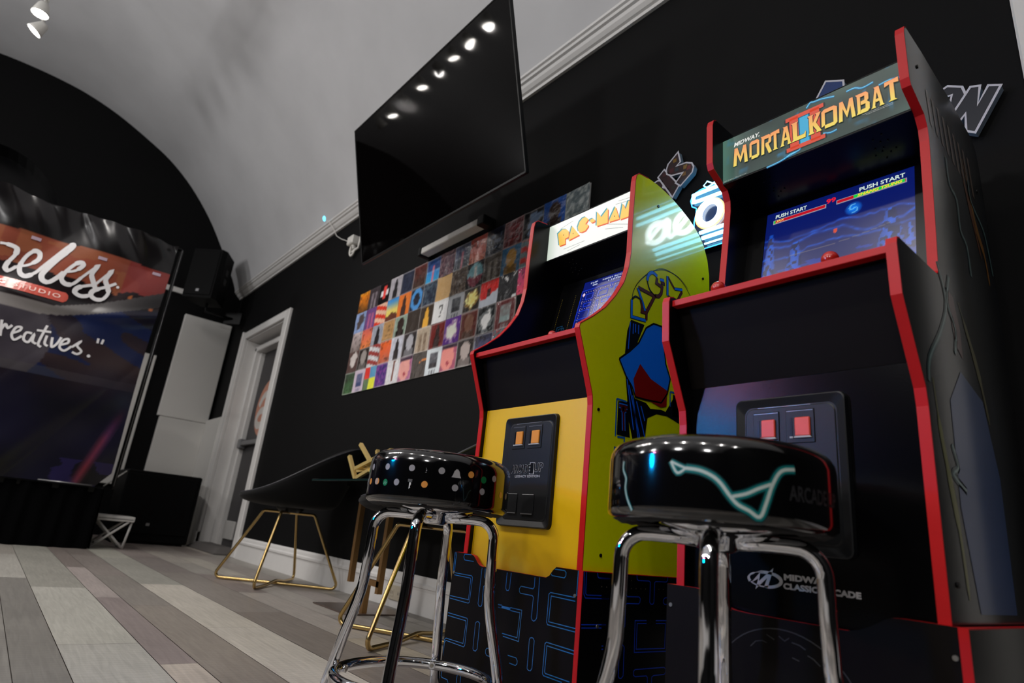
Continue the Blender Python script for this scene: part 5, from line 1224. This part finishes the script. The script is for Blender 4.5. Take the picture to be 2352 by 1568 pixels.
for L in ([(-.46, 1.85), (-.42, 2.04), (-.39, 1.86)], [(-.60, 1.86), (-.55, 2.05), (-.52, 1.88), (-.46, 2.05), (-.45, 1.86)]): m.ribbon(L, .03, fT, M_VINYL, c=WHT, sub=5)
m.disc((.395, 1.968), .011, fT, M_VINYL, 10, WHT)
L = [(-.60, 1.735), (.085, 1.744), (.108, 1.762), (.113, 1.79), (.098, 1.815), (.07, 1.822), (-.60, 1.812)]
for i in range(20):   # pill cut in strips so it follows the vinyl
    y0 = -.60+i*.0345; y1 = y0+.0345; m.poly([fT(y0, 1.738), fT(y1, 1.739), fT(y1, 1.818), fT(y0, 1.816)], M_VINYL, s2l((196, 84, 70)))
m.poly([fT(.09, 1.739), fT(.108, 1.755), fT(.114, 1.779), fT(.108, 1.803), fT(.09, 1.818)], M_VINYL, s2l((196, 84, 70)))
m.text('G STUDIO', fT2, M_VINYL, -.31, 1.762, .375, .032, s2l((250, 214, 204)), spacing=1.3, weight=.012)
S_R = [[(-.21, 1.50), (-.188, 1.386)], [(-.20, 1.41), (-.184, 1.475), (-.163, 1.452), (-.145, 1.480)], [(-.133, 1.422), (-.096, 1.452), (-.092, 1.480), (-.120, 1.470), (-.130, 1.413), (-.106, 1.381), (-.072, 1.42)],
 [(-.021, 1.455), (-.055, 1.45), (-.057, 1.40), (-.025, 1.387), (-.008, 1.45), (-.004, 1.40), (.022, 1.386)], [(.049, 1.54), (.036, 1.442), (.034, 1.385), (.055, 1.372)], [(-.001, 1.487), (.084, 1.497)], [(.067, 1.465), (.068, 1.405), (.09, 1.388)],
 [(.101, 1.461), (.114, 1.39), (.139, 1.42), (.153, 1.476)], [(.161, 1.418), (.201, 1.445), (.197, 1.475), (.168, 1.455), (.161, 1.40), (.195, 1.382), (.231, 1.427)], [(.233, 1.42), (.276, 1.478), (.262, 1.44), (.298, 1.406), (.278, 1.378), (.244, 1.385)],
 [(.378, 1.533), (.381, 1.495)], [(.412, 1.533), (.408, 1.495)]]
for L in S_R: m.ribbon(L, .016, fT, M_VINYL, c=WHT, sub=5 if len(L) > 2 else 0)
m.disc((.352, 1.383), .012, fT, M_VINYL, 10, WHT)
for y, z in ((-.19, 2.16), (.24, 2.155), (.625, 2.165)):
    m.poly([fT(y-.03, z-.012), fT(y+.03, z-.012), fT(y+.03, z+.012), fT(y-.03, z+.012)], M_VINYL, s2l((170, 150, 165)))
part(m, 'banner_sheet', bn)
for y in (.765, -2.6):
    m = MB(); m.tube([(-5.66, y, .437), (-5.66, y, 2.46)], .014, M_PLAST, 12); m.tube([(-5.645, y+.003, .46), (-5.645, y+.003, 2.46)], .002, M_GREYM, 6); part(m, 'frame_pole', bn)
m = MB(); m.tube([(-5.66, -2.6, 2.46), (-5.66, .765, 2.46)], .014, M_PLAST, 12); part(m, 'frame_bar', bn)
m = MB(); m.tube([(-5.56, .29, .447), (-5.56, .62, .447)], .005, M_GREYM, 6); part(m, 'lower_rod', bn, 'short pale rod along the lower edge')

sp = empty('wall_speaker', 'black loudspeaker hung high in the far corner under the vaulted ceiling', 'speaker', (-7.12, 1.31, 2.78), (0, 0, math.radians(-45)))
m = MB(); out = [(.16, -.165), (.16, .165), (.10, .19), (-.16, .12), (-.16, -.12), (.10, -.19)]
m.prism(out, lambda x, y, d: (x, y, d), -.28, .29, M_SPK); m.build('cabinet', sp)
m = MB(); m.bbox(.160, -.150, -.25, .168, .150, .265, M_SPK, .004); m.build('grille', sp)
m = MB(); m.bbox(.168, -.02, -.215, .172, .015, -.185, M_GREYM, .001); m.build('badge', sp)
for z in (-.02, .09):
    m = MB(); a = Vector((.10, .19, 0)); b_ = Vector((-.16, .12, 0)); t = (b_-a).normalized(); nn = Vector((-t.y, t.x, 0))*-1
    c_ = a*.5+b_*.5
    if nn.y < 0: nn = -nn
    for sg in (1,):
        P = [c_+t*(-.04), c_+t*.04]; m.poly([tuple(P[0]+nn*.001+Vector((0, 0, z-.035))), tuple(P[1]+nn*.001+Vector((0, 0, z-.035))), tuple(P[1]+nn*.001+Vector((0, 0, z+.035))), tuple(P[0]+nn*.001+Vector((0, 0, z+.035)))], M_INK)
    m.build('handle_recess', sp)
m = MB(); m.tube([(-.05, .0, -.28), (-.05, 0, -.36), (-.28, .20, -.36)], .014, M_PLAST, 8); m.bbox(-.30, .10, -.42, -.27, .30, -.28, M_PLAST, .003); m.build('bracket', sp)

sb = empty('subwoofer', 'large black subwoofer box on the floor against the white corner panel', 'speaker', (-6.9, 1.2, 0))
m = MB(); m.bbox(-7.12, .98, .015, -6.60, 1.615, .64, M_SPK, .012); part(m, 'cabinet', sb)
m = MB(); m.bbox(-6.602, 1.0, .09, -6.590, 1.585, .61, M_SPK, .004); part(m, 'grille', sb)
m = MB(); m.bbox(-6.590, 1.23, .16, -6.586, 1.26, .185, M_GREYM, .001); part(m, 'badge', sb)
for y in (1.02, 1.56):
    m = MB(); m.box(-6.68, y-.02, 0, -6.62, y+.02, .016, M_PLAST); part(m, 'foot', sb)
    m = MB(); m.box(-7.08, y-.02, 0, -7.02, y+.02, .016, M_PLAST); part(m, 'foot', sb)

fs_ = empty('folding_stand', 'small white metal folding stand with crossed legs on the floor beside the stage skirt', 'stand', (-5.95, .86, 0))
m = MB(); m.bbox(-6.08, .742, .205, -5.80, 1.0, .245, M_PALE, .004); m.box(-5.80+.0005, .75, .221, -5.798, .99, .225, M_PLAST); part(m, 'top_frame', fs_)
for x in (-5.83, -6.05):
    m = MB(); m.tube([(x, .75, .205), (x, .965, .008)], .009, M_PALE, 8); part(m, 'leg', fs_)
    m = MB(); m.tube([(x+.018, .965, .205), (x+.018, .75, .008)], .009, M_PALE, 8); part(m, 'leg', fs_)
m = MB(); m.tube([(-6.05, .968, .008), (-5.83, .968, .008), (-5.83, .988, .205)], .009, M_PALE, 8); m.tube([(-6.05, .75, .008), (-5.818, .75, .008)], .007, M_PALE, 8); part(m, 'cross_rail', fs_)
ms = MB(); ms.tube([(-6.42, .80, .46), (-6.42, .94, .61)], .006, M_PALE, 8); ms.tube([(-6.42, .80, .46), (-6.42, .80, .006)], .006, M_PLAST, 8); ms.lathe([(0, 0), (.05, 0), (.05, .008), (0, .01)], M_PLAST, 20, (-6.42, .80, 0))
tag(ms.build('light_stand'), 'thin stand with a slanting pale rod beside the stage skirt, above the folding stand', 'stand')

# ------------------------------------------------------------------ neon sign and acrylic letters on the wall
ns_ = empty('neon_sign', 'bright cyan neon sign on the wall between the two arcade cabinets', 'neon sign', (-.90, W, 1.58))
bk = [(-.58, 1.722), (-1.109, 1.716), (-1.165, 1.713), (-1.199, 1.704), (-1.208, 1.68), (-1.202, 1.654), (-1.183, 1.64), (-1.183, 1.62), (-1.192, 1.584), (-1.190, 1.462), (-.58, 1.455)]
m = MB(); m.prism(bk, lambda x, z, d: (x, d, z), 1.752, 1.757, M_STONE); part(m, 'acrylic_back', ns_)
m = MB(); P = [(x, 1.752, z) for x, z in bk]; m.tube(P, .0022, mat('lit_acrylic_edge', (.05, .4, 1.), .3, emis=(.05, .42, 1.), strength=2.5), 6, closed=True); part(m, 'lit_edge', ns_)
for x in (-1.15, -.62):
    for z in (1.69, 1.48):
        m = MB(); m.tube([(x, 1.757, z), (x, W, z)], .006, M_CHROME, 10); part(m, 'standoff', ns_)
def ntube(L, mt, r=.0068, y=1.742, closed=False, sub=5):
    P = [Vector(p) for p in L]; Q = []; n = len(P)
    rng = range(n if closed else n-1)
    for i in rng:
        p0 = P[(i-1) % n] if closed or i > 0 else P[i]; p1 = P[i]; p2 = P[(i+1) % n]; p3 = P[(i+2) % n] if closed or i+2 < n else P[(i+1) % n]
        for k in range(sub):
            t = k/sub; q = .5*((2*p1)+(p2-p0)*t+(2*p0-5*p1+4*p2-p3)*t*t+(3*p1-p0-3*p2+p3)*t**3); Q.append((q.x, y, q.y))
    if not closed: Q.append((P[-1].x, y, P[-1].y))
    m = MB(); m.tube(Q, r, mt, 8, closed=closed); part(m, 'neon_tube', ns_)
ntube([(-.62, 1.690), (-.9, 1.691), (-1.165, 1.693), (-1.187, 1.686), (-1.187, 1.671), (-1.165, 1.661), (-.9, 1.659), (-.62, 1.658)], M_NEON)
ntube([(-1.16, 1.5245), (-.62, 1.520)], M_NEON, sub=1); ntube([(-1.15, 1.500), (-.64, 1.496)], M_NEON, .007, sub=1); ntube([(-1.14, 1.474), (-.66, 1.470)], M_NEON, .0035, sub=1)
ntube([(-1.12+.043*math.cos(a*.524), 1.594+.046*math.sin(a*.524)) for a in range(12)], M_NEONW, .010, closed=True)
M_NEONO = mat('orange_neon_tube', (1., .4, .1), .3, emis=(1., .38, .08), strength=4.)
ntube([(-1.12+.058*math.cos(a*.524), 1.592+.058*math.sin(a*.524)) for a in range(12)], M_NEONO, .003, closed=True)
for cx in (-.98, -.85, -.72):
    ntube([(cx+.042*math.cos(a*.524), 1.592+.042*math.sin(a*.524)) for a in range(12)], M_NEONW, .011, closed=True)
ntube([(-1.045, 1.545), (-1.03, 1.63), (-.915, 1.55), (-.90, 1.635), (-.785, 1.55), (-.77, 1.635), (-.66, 1.55)], M_NEONW, .008)
m = MB(); m.tube([(-1.085, 1.748, 1.70), (-1.11, 1.748, 1.717), (-1.135, 1.748, 1.735), (-1.15, 1.748, 1.722), (-1.135, 1.748, 1.708), (-1.11, 1.748, 1.715), (-1.08, 1.75, 1.74), (-1.06, 1.76, 1.80)], .0025, M_NEON, 6); part(m, 'hanging_wire', ns_)

def letter(label, P, face, hole=None, patches=None, y0=1.752, grp='acrylic letters on the black wall'):
    e = empty('wall_letter', label, 'wall letter', (sum(p[0] for p in P)/len(P), W, sum(p[1] for p in P)/len(P)), group=grp)
    m = MB(); m.prism(P, lambda x, z, d: (x, d, z), y0, W-.004, face, M_INK, M_ACRYL)
    f = lambda x, z: (x, y0-.0006, z); f2 = lambda x, z: (x, y0-.001, z)
    if patches:
        for (x, z, r, c) in patches: m.poly([f(x-r, z-r), f(x+r, z-r), f(x+r, z+r), f(x-r, z+r)], M_ART, s2l(c))
    m.ribbon(P+[P[0]], .0062, f2, M_ART, closed=True, c=s2l((205, 205, 215)))
    if hole: m.poly([f2(*p) for p in hole], M_WALL); m.ribbon(hole+[hole[0]], .005, lambda x, z: (x, y0-.0014, z), M_ART, closed=True, c=s2l((205, 205, 215)))
    part(m, 'letter_body', e)
DKR = mat('letter_mosaic_face', s2l((48, 30, 34)), .3, coat=.4, vary=.5, bscale=30)
letter('acrylic letter S with a blocky multicoloured face, above the neon sign', [(-1.27, 1.929), (-1.258, 1.878), (-1.276, 1.866), (-1.232, 1.862), (-1.205, 1.848), (-1.197, 1.829), (-1.203, 1.806), (-1.256, 1.767), (-1.279, 1.790), (-1.246, 1.823), (-1.300, 1.832), (-1.322, 1.848), (-1.325, 1.868), (-1.317, 1.892)], DKR,
       patches=[(-1.285, 1.895, .008, (120, 90, 30)), (-1.235, 1.845, .009, (130, 100, 40)), (-1.22, 1.835, .009, (110, 30, 36)), (-1.24, 1.815, .008, (120, 86, 34)), (-1.30, 1.855, .010, (76, 30, 38)), (-1.25, 1.785, .009, (36, 44, 60)), (-1.275, 1.85, .008, (40, 52, 62))])
letter('acrylic letter I with a dark reddish face, between the letters R and S', [(-1.336, 1.876), (-1.262, 1.774), (-1.293, 1.731), (-1.366, 1.852)], DKR, patches=[(-1.31, 1.83, .010, (60, 30, 34)), (-1.29, 1.775, .008, (40, 44, 40)), (-1.335, 1.85, .008, (70, 34, 36))], y0=1.753)
letter('acrylic letter R, mostly hidden behind the yellow cabinet top', [(-1.385, 1.834), (-1.368, 1.838), (-1.348, 1.830), (-1.338, 1.808), (-1.342, 1.796), (-1.318, 1.782), (-1.302, 1.742), (-1.33, 1.72), (-1.42, 1.80)], DKR, y0=1.754)
letter('dark navy acrylic letter N with a pale outline, right of the black cabinet top', [(-.333, 1.676), (-.322, 1.691), (-.301, 1.683), (-.312, 1.628), (-.284, 1.674), (-.258, 1.660), (-.326, 1.546), (-.345, 1.560), (-.341, 1.614), (-.357, 1.595), (-.375, 1.62)], M_NAVY, y0=1.75)
letter('rounded navy acrylic letter half hidden behind the black cabinet, beside the letter N', [(-.400, 1.700), (-.387, 1.722), (-.373, 1.727), (-.341, 1.706), (-.336, 1.680), (-.352, 1.640), (-.40, 1.60), (-.43, 1.66)], M_NAVY, hole=[(-.385, 1.694), (-.366, 1.693), (-.372, 1.672), (-.39, 1.67)], y0=1.756)
letter('blue acrylic letter tip with a yellow patch, showing above the dark marquee', [(-.724, 1.882), (-.694, 1.930), (-.640, 1.902), (-.640, 1.80), (-.74, 1.78)], mat('blue_letter_face', s2l((14, 52, 112)), .25, coat=.5), patches=[(-.668, 1.850, .020, (225, 185, 20))], y0=1.75)
# ------------------------------------------------------------------ square prints on the wall
Xs = [-4.10+.1553*k for k in range(16)]; Zs = [2.010, 1.850, 1.694, 1.550, 1.392, 1.235]
PR = '''
0 0 grad FF8A1E 5A3A18 orange sunset
0 1 figs 3A3236 8A8088 grey double figure
0 2 logo 0C0A0C D8423C black print with a red and white badge
0 3 fig A8A4AC 1E1C20 pale grey print with a dark figure
0 4 noise 1C2030 2A3044 plain dark navy
0 5 grad 5A2420 3E3028 dark red over brown
0 6 horiz 2858A0 30A0E0 blue sky with a pink figure
0 7 noise 402838 8A6A70 busy dark multicoloured
0 8 horiz 4A5878 5A6068 slate blue horizon
0 9 grad B04038 E87050 red and orange
0 10 text 14182C 60708C dark blue print with fine lettering
0 11 text 641016 8A3A40 plain dark red
0 12 blob 06080C 6C84A8 black print with a pale blue streak
0 13 head 2458B4 3A2A24 bright blue print with a dark head
0 14 noise 5A686E A8B0B0 silvery grey
1 0 blob 8AA0CC 4A4040 pale blue and brown
1 1 figs 6A4880 C06078 purple and pink
1 2 bands D83A26 D8A890 red print with pale bands
1 3 land 3C84C4 E0C060 blue and yellow landscape
1 4 fig F07A32 3A2620 orange print with a dark standing figure
1 5 ring 262838 4C90D8 dark print with a blue ring
1 6 noise 20283A 50606E dark speckled starfield
1 7 plain F2AC78 F0A870 plain peach
1 8 noise 4A3C34 8A7C70 brown sepia
1 9 circ 161418 7CB8C8 black print with a teal and rose disc
1 10 figs 5A524C A8A4A0 faded grey
1 11 head 4A80B0 C0924A blue sky print with a golden shape
1 12 bands 8AA4B0 D83C3C pale blue print with a red square
2 0 grad B8A8A8 6E6460 pale pinkish grey
2 1 grad C05A50 E87A40 coral red
2 2 fig 9CA0AC 161416 black and white figure
2 3 text B48A58 6A5030 tan poster
2 4 head 8CA090 2A1C18 dark haired portrait
2 5 plain 38302A 302824 plain dark brown
2 6 fig 3A2E24 D89A38 dark print with a golden figure
2 7 quest F0F0F2 202020 white print with a question mark
2 8 pict 8E9094 24262A grey print with a dark picture
2 9 splash 2C2620 E8B048 dark print with a gold burst
2 10 half C82420 A8AEB8 red over pale grey
2 11 ticks 262628 C8C8C8 charcoal print with a fan of white ticks
2 12 grad A03060 D04860 magenta sunset
3 0 blob 5A4440 B8B0AC brown and white
3 1 head 2E2622 8A8480 dark print with a grey face
3 2 bands D0D0D2 8A3430 white print with thin red stripes
3 3 grad F45A20 A05A48 vivid orange
3 4 fig C4C6D2 121214 pale print with a black standing figure
3 5 head 1C1A1C 9A9AA0 black print with a pale face
3 6 figs B0A08C 5A4838 beige
3 7 fig 6E1C18 2A1614 dark red
3 8 splash 5A2A88 E8D8B8 purple space scene
3 9 head 5A241C 6E4A3A brown red
3 10 splash 161A1C C8CCCC black print with a white splash
3 11 pict 541C1C 7C8C8C red bordered grey green
4 0 grad 3A4A3A 3C6038 dark green field
4 1 pict B8A8B8 3A4468 pale bordered dusky blue
4 2 blocks C83A30 D8D040 red yellow and blue blocks
4 3 noise 2A2860 7A3A8A blue and violet
4 4 thin DCDCE0 6A3828 white print with a thin brown upright
4 5 face B06A90 E89088 pink and purple face
4 6 line 48443F D08040 charcoal print with a short orange line
4 7 pict C4CCD8 26282C pale print with an upright dark picture
4 8 face A8506C E88078 rose portrait
4 9 head 1E1A18 9A8E8A dark portrait with a pale top
4 10 grad 20243C 4A4A78 dusky violet
4 11 noise 3A5860 8A2A30 teal and dark red
'''
hexc = lambda h: tuple(int(h[i:i+2], 16) for i in (0, 2, 4))
def pimg(t, A, B, u, v, s):
    n_ = vn(u*6, v*6, s); n2 = vn(u*14, v*14, s+1); c = mixc(A, mixc(A, (0, 0, 0), .25), n2*.8)
    du, dv = u-.5, v-.5
    if t == 'grad': c = mixc(B, A, v+.25*(n_-.5)); c = mixc(c, (30, 20, 20), .55*(n2 > .72))
    elif t == 'noise': c = mixc(A, B, max(0, min(1, (n2-.35)*2.2)))
    elif t == 'fig':
        if abs(du) < .11+.09*(v < .45)+.03*(n2-.5) and v < .78: c = B
        if math.hypot(du, v-.80) < .09: c = B
    elif t == 'figs':
        if (abs(u-.32) < .11 or abs(u-.68) < .10) and v < .80: c = mixc(B, A, n2*.7)
    elif t == 'head':
        if math.hypot(du, (v-.58)*.85) < .27: c = B
        elif abs(du) < .36 and v < .30: c = mixc(B, (0, 0, 0), .35)
    elif t == 'face':
        if math.hypot(du+.08, dv*.8) < .40: c = B
        if math.hypot(du+.05, v-.28) < .09: c = (150, 40, 60)
        if v > .86: c = (50, 30, 50)
    elif t == 'logo':
        if .35 < v < .62 and abs(du) < .36: c = (206, 204, 206)
        if abs(du) < .12 and .2 < v < .85: c = B
    elif t == 'horiz':
        c = mixc(B, A, v)
        if v > .5: c = mixc(A, (20, 30, 70), n2*.8)
        if abs(du) < .09 and v < .7: c = (190, 110, 130) if s < 20 else c
        if .42 < v < .5: c = mixc(c, (180, 190, 210), .7*n_)
    elif t == 'text':
        if int(v*9) % 2 == 0 and .2 < u < .85 and hsh(int(u*12), int(v*9), s) > .35 and .15 < v < .85: c = mixc(A, B, .8)
    elif t == 'blob':
        if math.hypot(du-.2*dv, dv)-.25*n_ < .17+.1*(v > .6): c = B
    elif t == 'bands':
        if int(v*5+u*1.2) % 2: c = B
    elif t == 'land':
        c = mixc(B, A, max(0, (v-.45)*2.2))
        if v < .25+.25*(1-abs(du)*2)*n_: c = (92, 50, 36)
    elif t == 'ring':
        r = math.hypot(du, dv*.9)
        if .24 < r < .43: c = B
    elif t == 'plain': c = mixc(A, B, n2)
    elif t == 'circ':
        if math.hypot(du, dv) < .46: c = B if v > .38+.1*n_ else (150, 62, 84)
        if abs(du) < .05 and .35 < v < .85: c = (225, 225, 230)
    elif t == 'quest':
        if abs(u-.03) < .03 or abs(u-.97) < .03 or abs(v-.03) < .03 or abs(v-.97) < .03: c = mixc(A, B, .7*(n2 > .5))
        r = math.hypot(du*1.2, v-.62)
        if (.10 < r < .17 and not (du < 0 and v < .62)) or (abs(du-.01) < .035 and .34 < v < .50) or math.hypot(du, v-.25) < .045: c = B
    elif t == 'pict':
        c = A
        if abs(du) < .27 and -.30 < dv < .36: c = mixc(B, mixc(A, B, .5), n2*.9*(v > .4))
        if v < .16 and int(u*11) % 2 and abs(du) < .3: c = mixc(A, B, .6)
    elif t == 'splash':
        r = math.hypot(du, dv)-.22*(n2-.5)-.2*(n_-.5)
        if r < .26: c = mixc(B, (255, 245, 220), n2*.6)
        elif r < .38: c = mixc(A, B, .45)
    elif t == 'half':
        if v < .42+.25*(n_-.5)+.2*du: c = B
        if abs(du+.02) < .09 and .35 < v < .68: c = (60, 24, 22)
    elif t == 'ticks':
        a = math.atan2(v-1.25, du); r = math.hypot(du, v-1.25)
        if .38 < r < .52 and math.sin(a*34) > .55: c = B
        if u > .75 and v < .1: c = B
    elif t == 'blocks': c = [(206, 52, 44), (84, 140, 176), (90, 110, 80), (220, 214, 60)][(u > .45)+2*(v < .5)]
    elif t == 'thin':
        if abs(du-.08*dv) < .07 and .1 < v < .95: c = B
    elif t == 'line':
        if abs(v-.62-.15*du) < .03 and u > .5: c = B
    if u < .045 or u > .955 or v < .045 or v > .955: c = mixc(c, (190, 186, 186), .5*(hsh(s, 3) > .5)+.1)
    return s2l(tuple(min(250, q*1.18+4) for q in c))
RN = ['top row', 'second row', 'third row', 'fourth row', 'bottom row']
ON = ['first', 'second', 'third', 'fourth', 'fifth', 'sixth', 'seventh', 'eighth', 'ninth', 'tenth', 'eleventh', 'twelfth', 'thirteenth', 'fourteenth', 'fifteenth']
for line in PR.strip().split('\n'):
    r, c, t, A, B, desc = line.split(' ', 5); r = int(r); c = int(c); A = hexc(A); B = hexc(B); s = r*16+c
    x0, x1, z1, z0 = Xs[c], Xs[c+1], Zs[r], Zs[r+1]
    dz = .012*(hsh(s, 1)-.5)*0; m = MB(); n = 15
    cx, cz, cw, ch = (x0+x1)/2, (z0+z1)/2, (x1-x0)*.995, (z1-z0)*.996
    yb = W-.004-.0012*((r+c) % 2)
    a = .012*(hsh(s, 7)-.5)
    def fn(u, v):
        X = (u-.5)*cw; Z = (v-.5)*ch; curl = .0018*((abs(u-.5)*2)**4+(abs(v-.5)*2)**4)*hsh(s, 9)+.0030*vn(u*3, v*3, s)
        return (cx+X*math.cos(a)-Z*math.sin(a), yb-curl, cz+X*math.sin(a)+Z*math.cos(a))
    m.grid(n, n, fn, lambda u, v: pimg(t, A, B, u, v, s), M_PRINT, True)
    m.box(cx-cw/2, yb+.0004, cz-ch/2, cx+cw/2, W+.001, cz+ch/2, M_PRINT, (.6, .6, .6))
    ctr = Vector((cx, yb, cz)); m.v = [tuple(Vector(v)-ctr) for v in m.v]
    if not desc.endswith('print') and ' print ' not in desc: desc = desc+' print'
    o = m.build('square_print', loc=tuple(ctr))
    tag(o, '%s, %s, %s from the left' % (desc, RN[r], ON[c]), 'print', 'square prints covering the wall under the television')

# ------------------------------------------------------------------ lights
def lamp(name, kind, loc, power, color=(1, 1, 1), size=.1, rot=None, spot=None, blend=.5):
    l = bpy.data.lights.new(name, kind); l.energy = power; l.color = color
    if kind == 'AREA': l.shape = 'DISK'; l.size = size
    else: l.shadow_soft_size = size
    if kind == 'SPOT': l.spot_size = math.radians(spot); l.spot_blend = blend
    o = bpy.data.objects.new(name, l); COL.objects.link(o); o.location = loc
    if rot is not None: o.rotation_euler = rot
    return o
def narrow(o, deg):
    o.data.spread = math.radians(deg)
def aim(loc, tgt):
    d = Vector(tgt)-Vector(loc); return d.to_track_quat('-Z', 'Y').to_euler()
WARM = (1., .955, .91)
for i, x in enumerate(LX):
    tgt = (x+[-1.2, .1, .4, -.6, .5, -.6, .4, .3][i], LY+[.3, .5, -.2, .9, .2, .9, .2, .4][i], 0)
    lamp('spot_light', 'SPOT', (x, LY, LZ-.02), 55, WARM, .04, aim((x, LY, LZ), tgt), 125, .7)
# the rest of the ceiling spots, over the part of the room behind the camera
for x in (-2.2, -1.2, -.2, .8, 1.8):
    lamp('spot_light', 'SPOT', (x, LY-.3, LZ), 58, WARM, .05, aim((x, LY-.3, LZ), (x, LY-.9, 0)), 130, .7)
for x in (LX[2], LX[5]):
    lamp('spot_light', 'SPOT', (x, LY, LZ-.02), 60, WARM, .04, aim((x, LY, LZ), (-3.1, W, 1.5)), 60, .8)  # extra beams added at two rail heads to brighten the wall prints
# soft unseen fill lamps added to wash the vault
for x, pw in ((-5.6, 27), (-3.6, 28), (-1.2, 34), (1.0, 34)):
    lamp('vault_fill', 'AREA', (x, YL+.35, 2.75), pw*1.08, (1., .98, .97), .5, aim((x, YL+.35, 2.75), (x, 1.2, 4.0)))
# stage colour lamps on the opposite side of the room
narrow(lamp('stage_lamp', 'AREA', (-2.95, -2.6, 1.90), .6, (1., .25, .5), .18, aim((-2.95, -2.6, 1.90), (-.75, 1.1, .7))), 40)
narrow(lamp('stage_lamp', 'AREA', (-3.1, -2.6, 1.48), 1.7, (.0, .36, 1.), .34, aim((-3.1, -2.6, 1.48), (-.75, 1.1, .7))), 40)
w = bpy.data.worlds.new('world'); sc.world = w; w.use_nodes = True
w.node_tree.nodes['Background'].inputs[0].default_value = (.02, .02, .022, 1); w.node_tree.nodes['Background'].inputs[1].default_value = 1.
vs = sc.view_settings; vs.view_transform = 'Standard'; vs.look = 'None'; vs.gamma = 1.; vs.exposure = 0.; vs.use_curve_mapping = False
sc.cycles.max_bounces = 8; sc.cycles.use_denoising = True
sc.cycles.sample_clamp_indirect = 6.
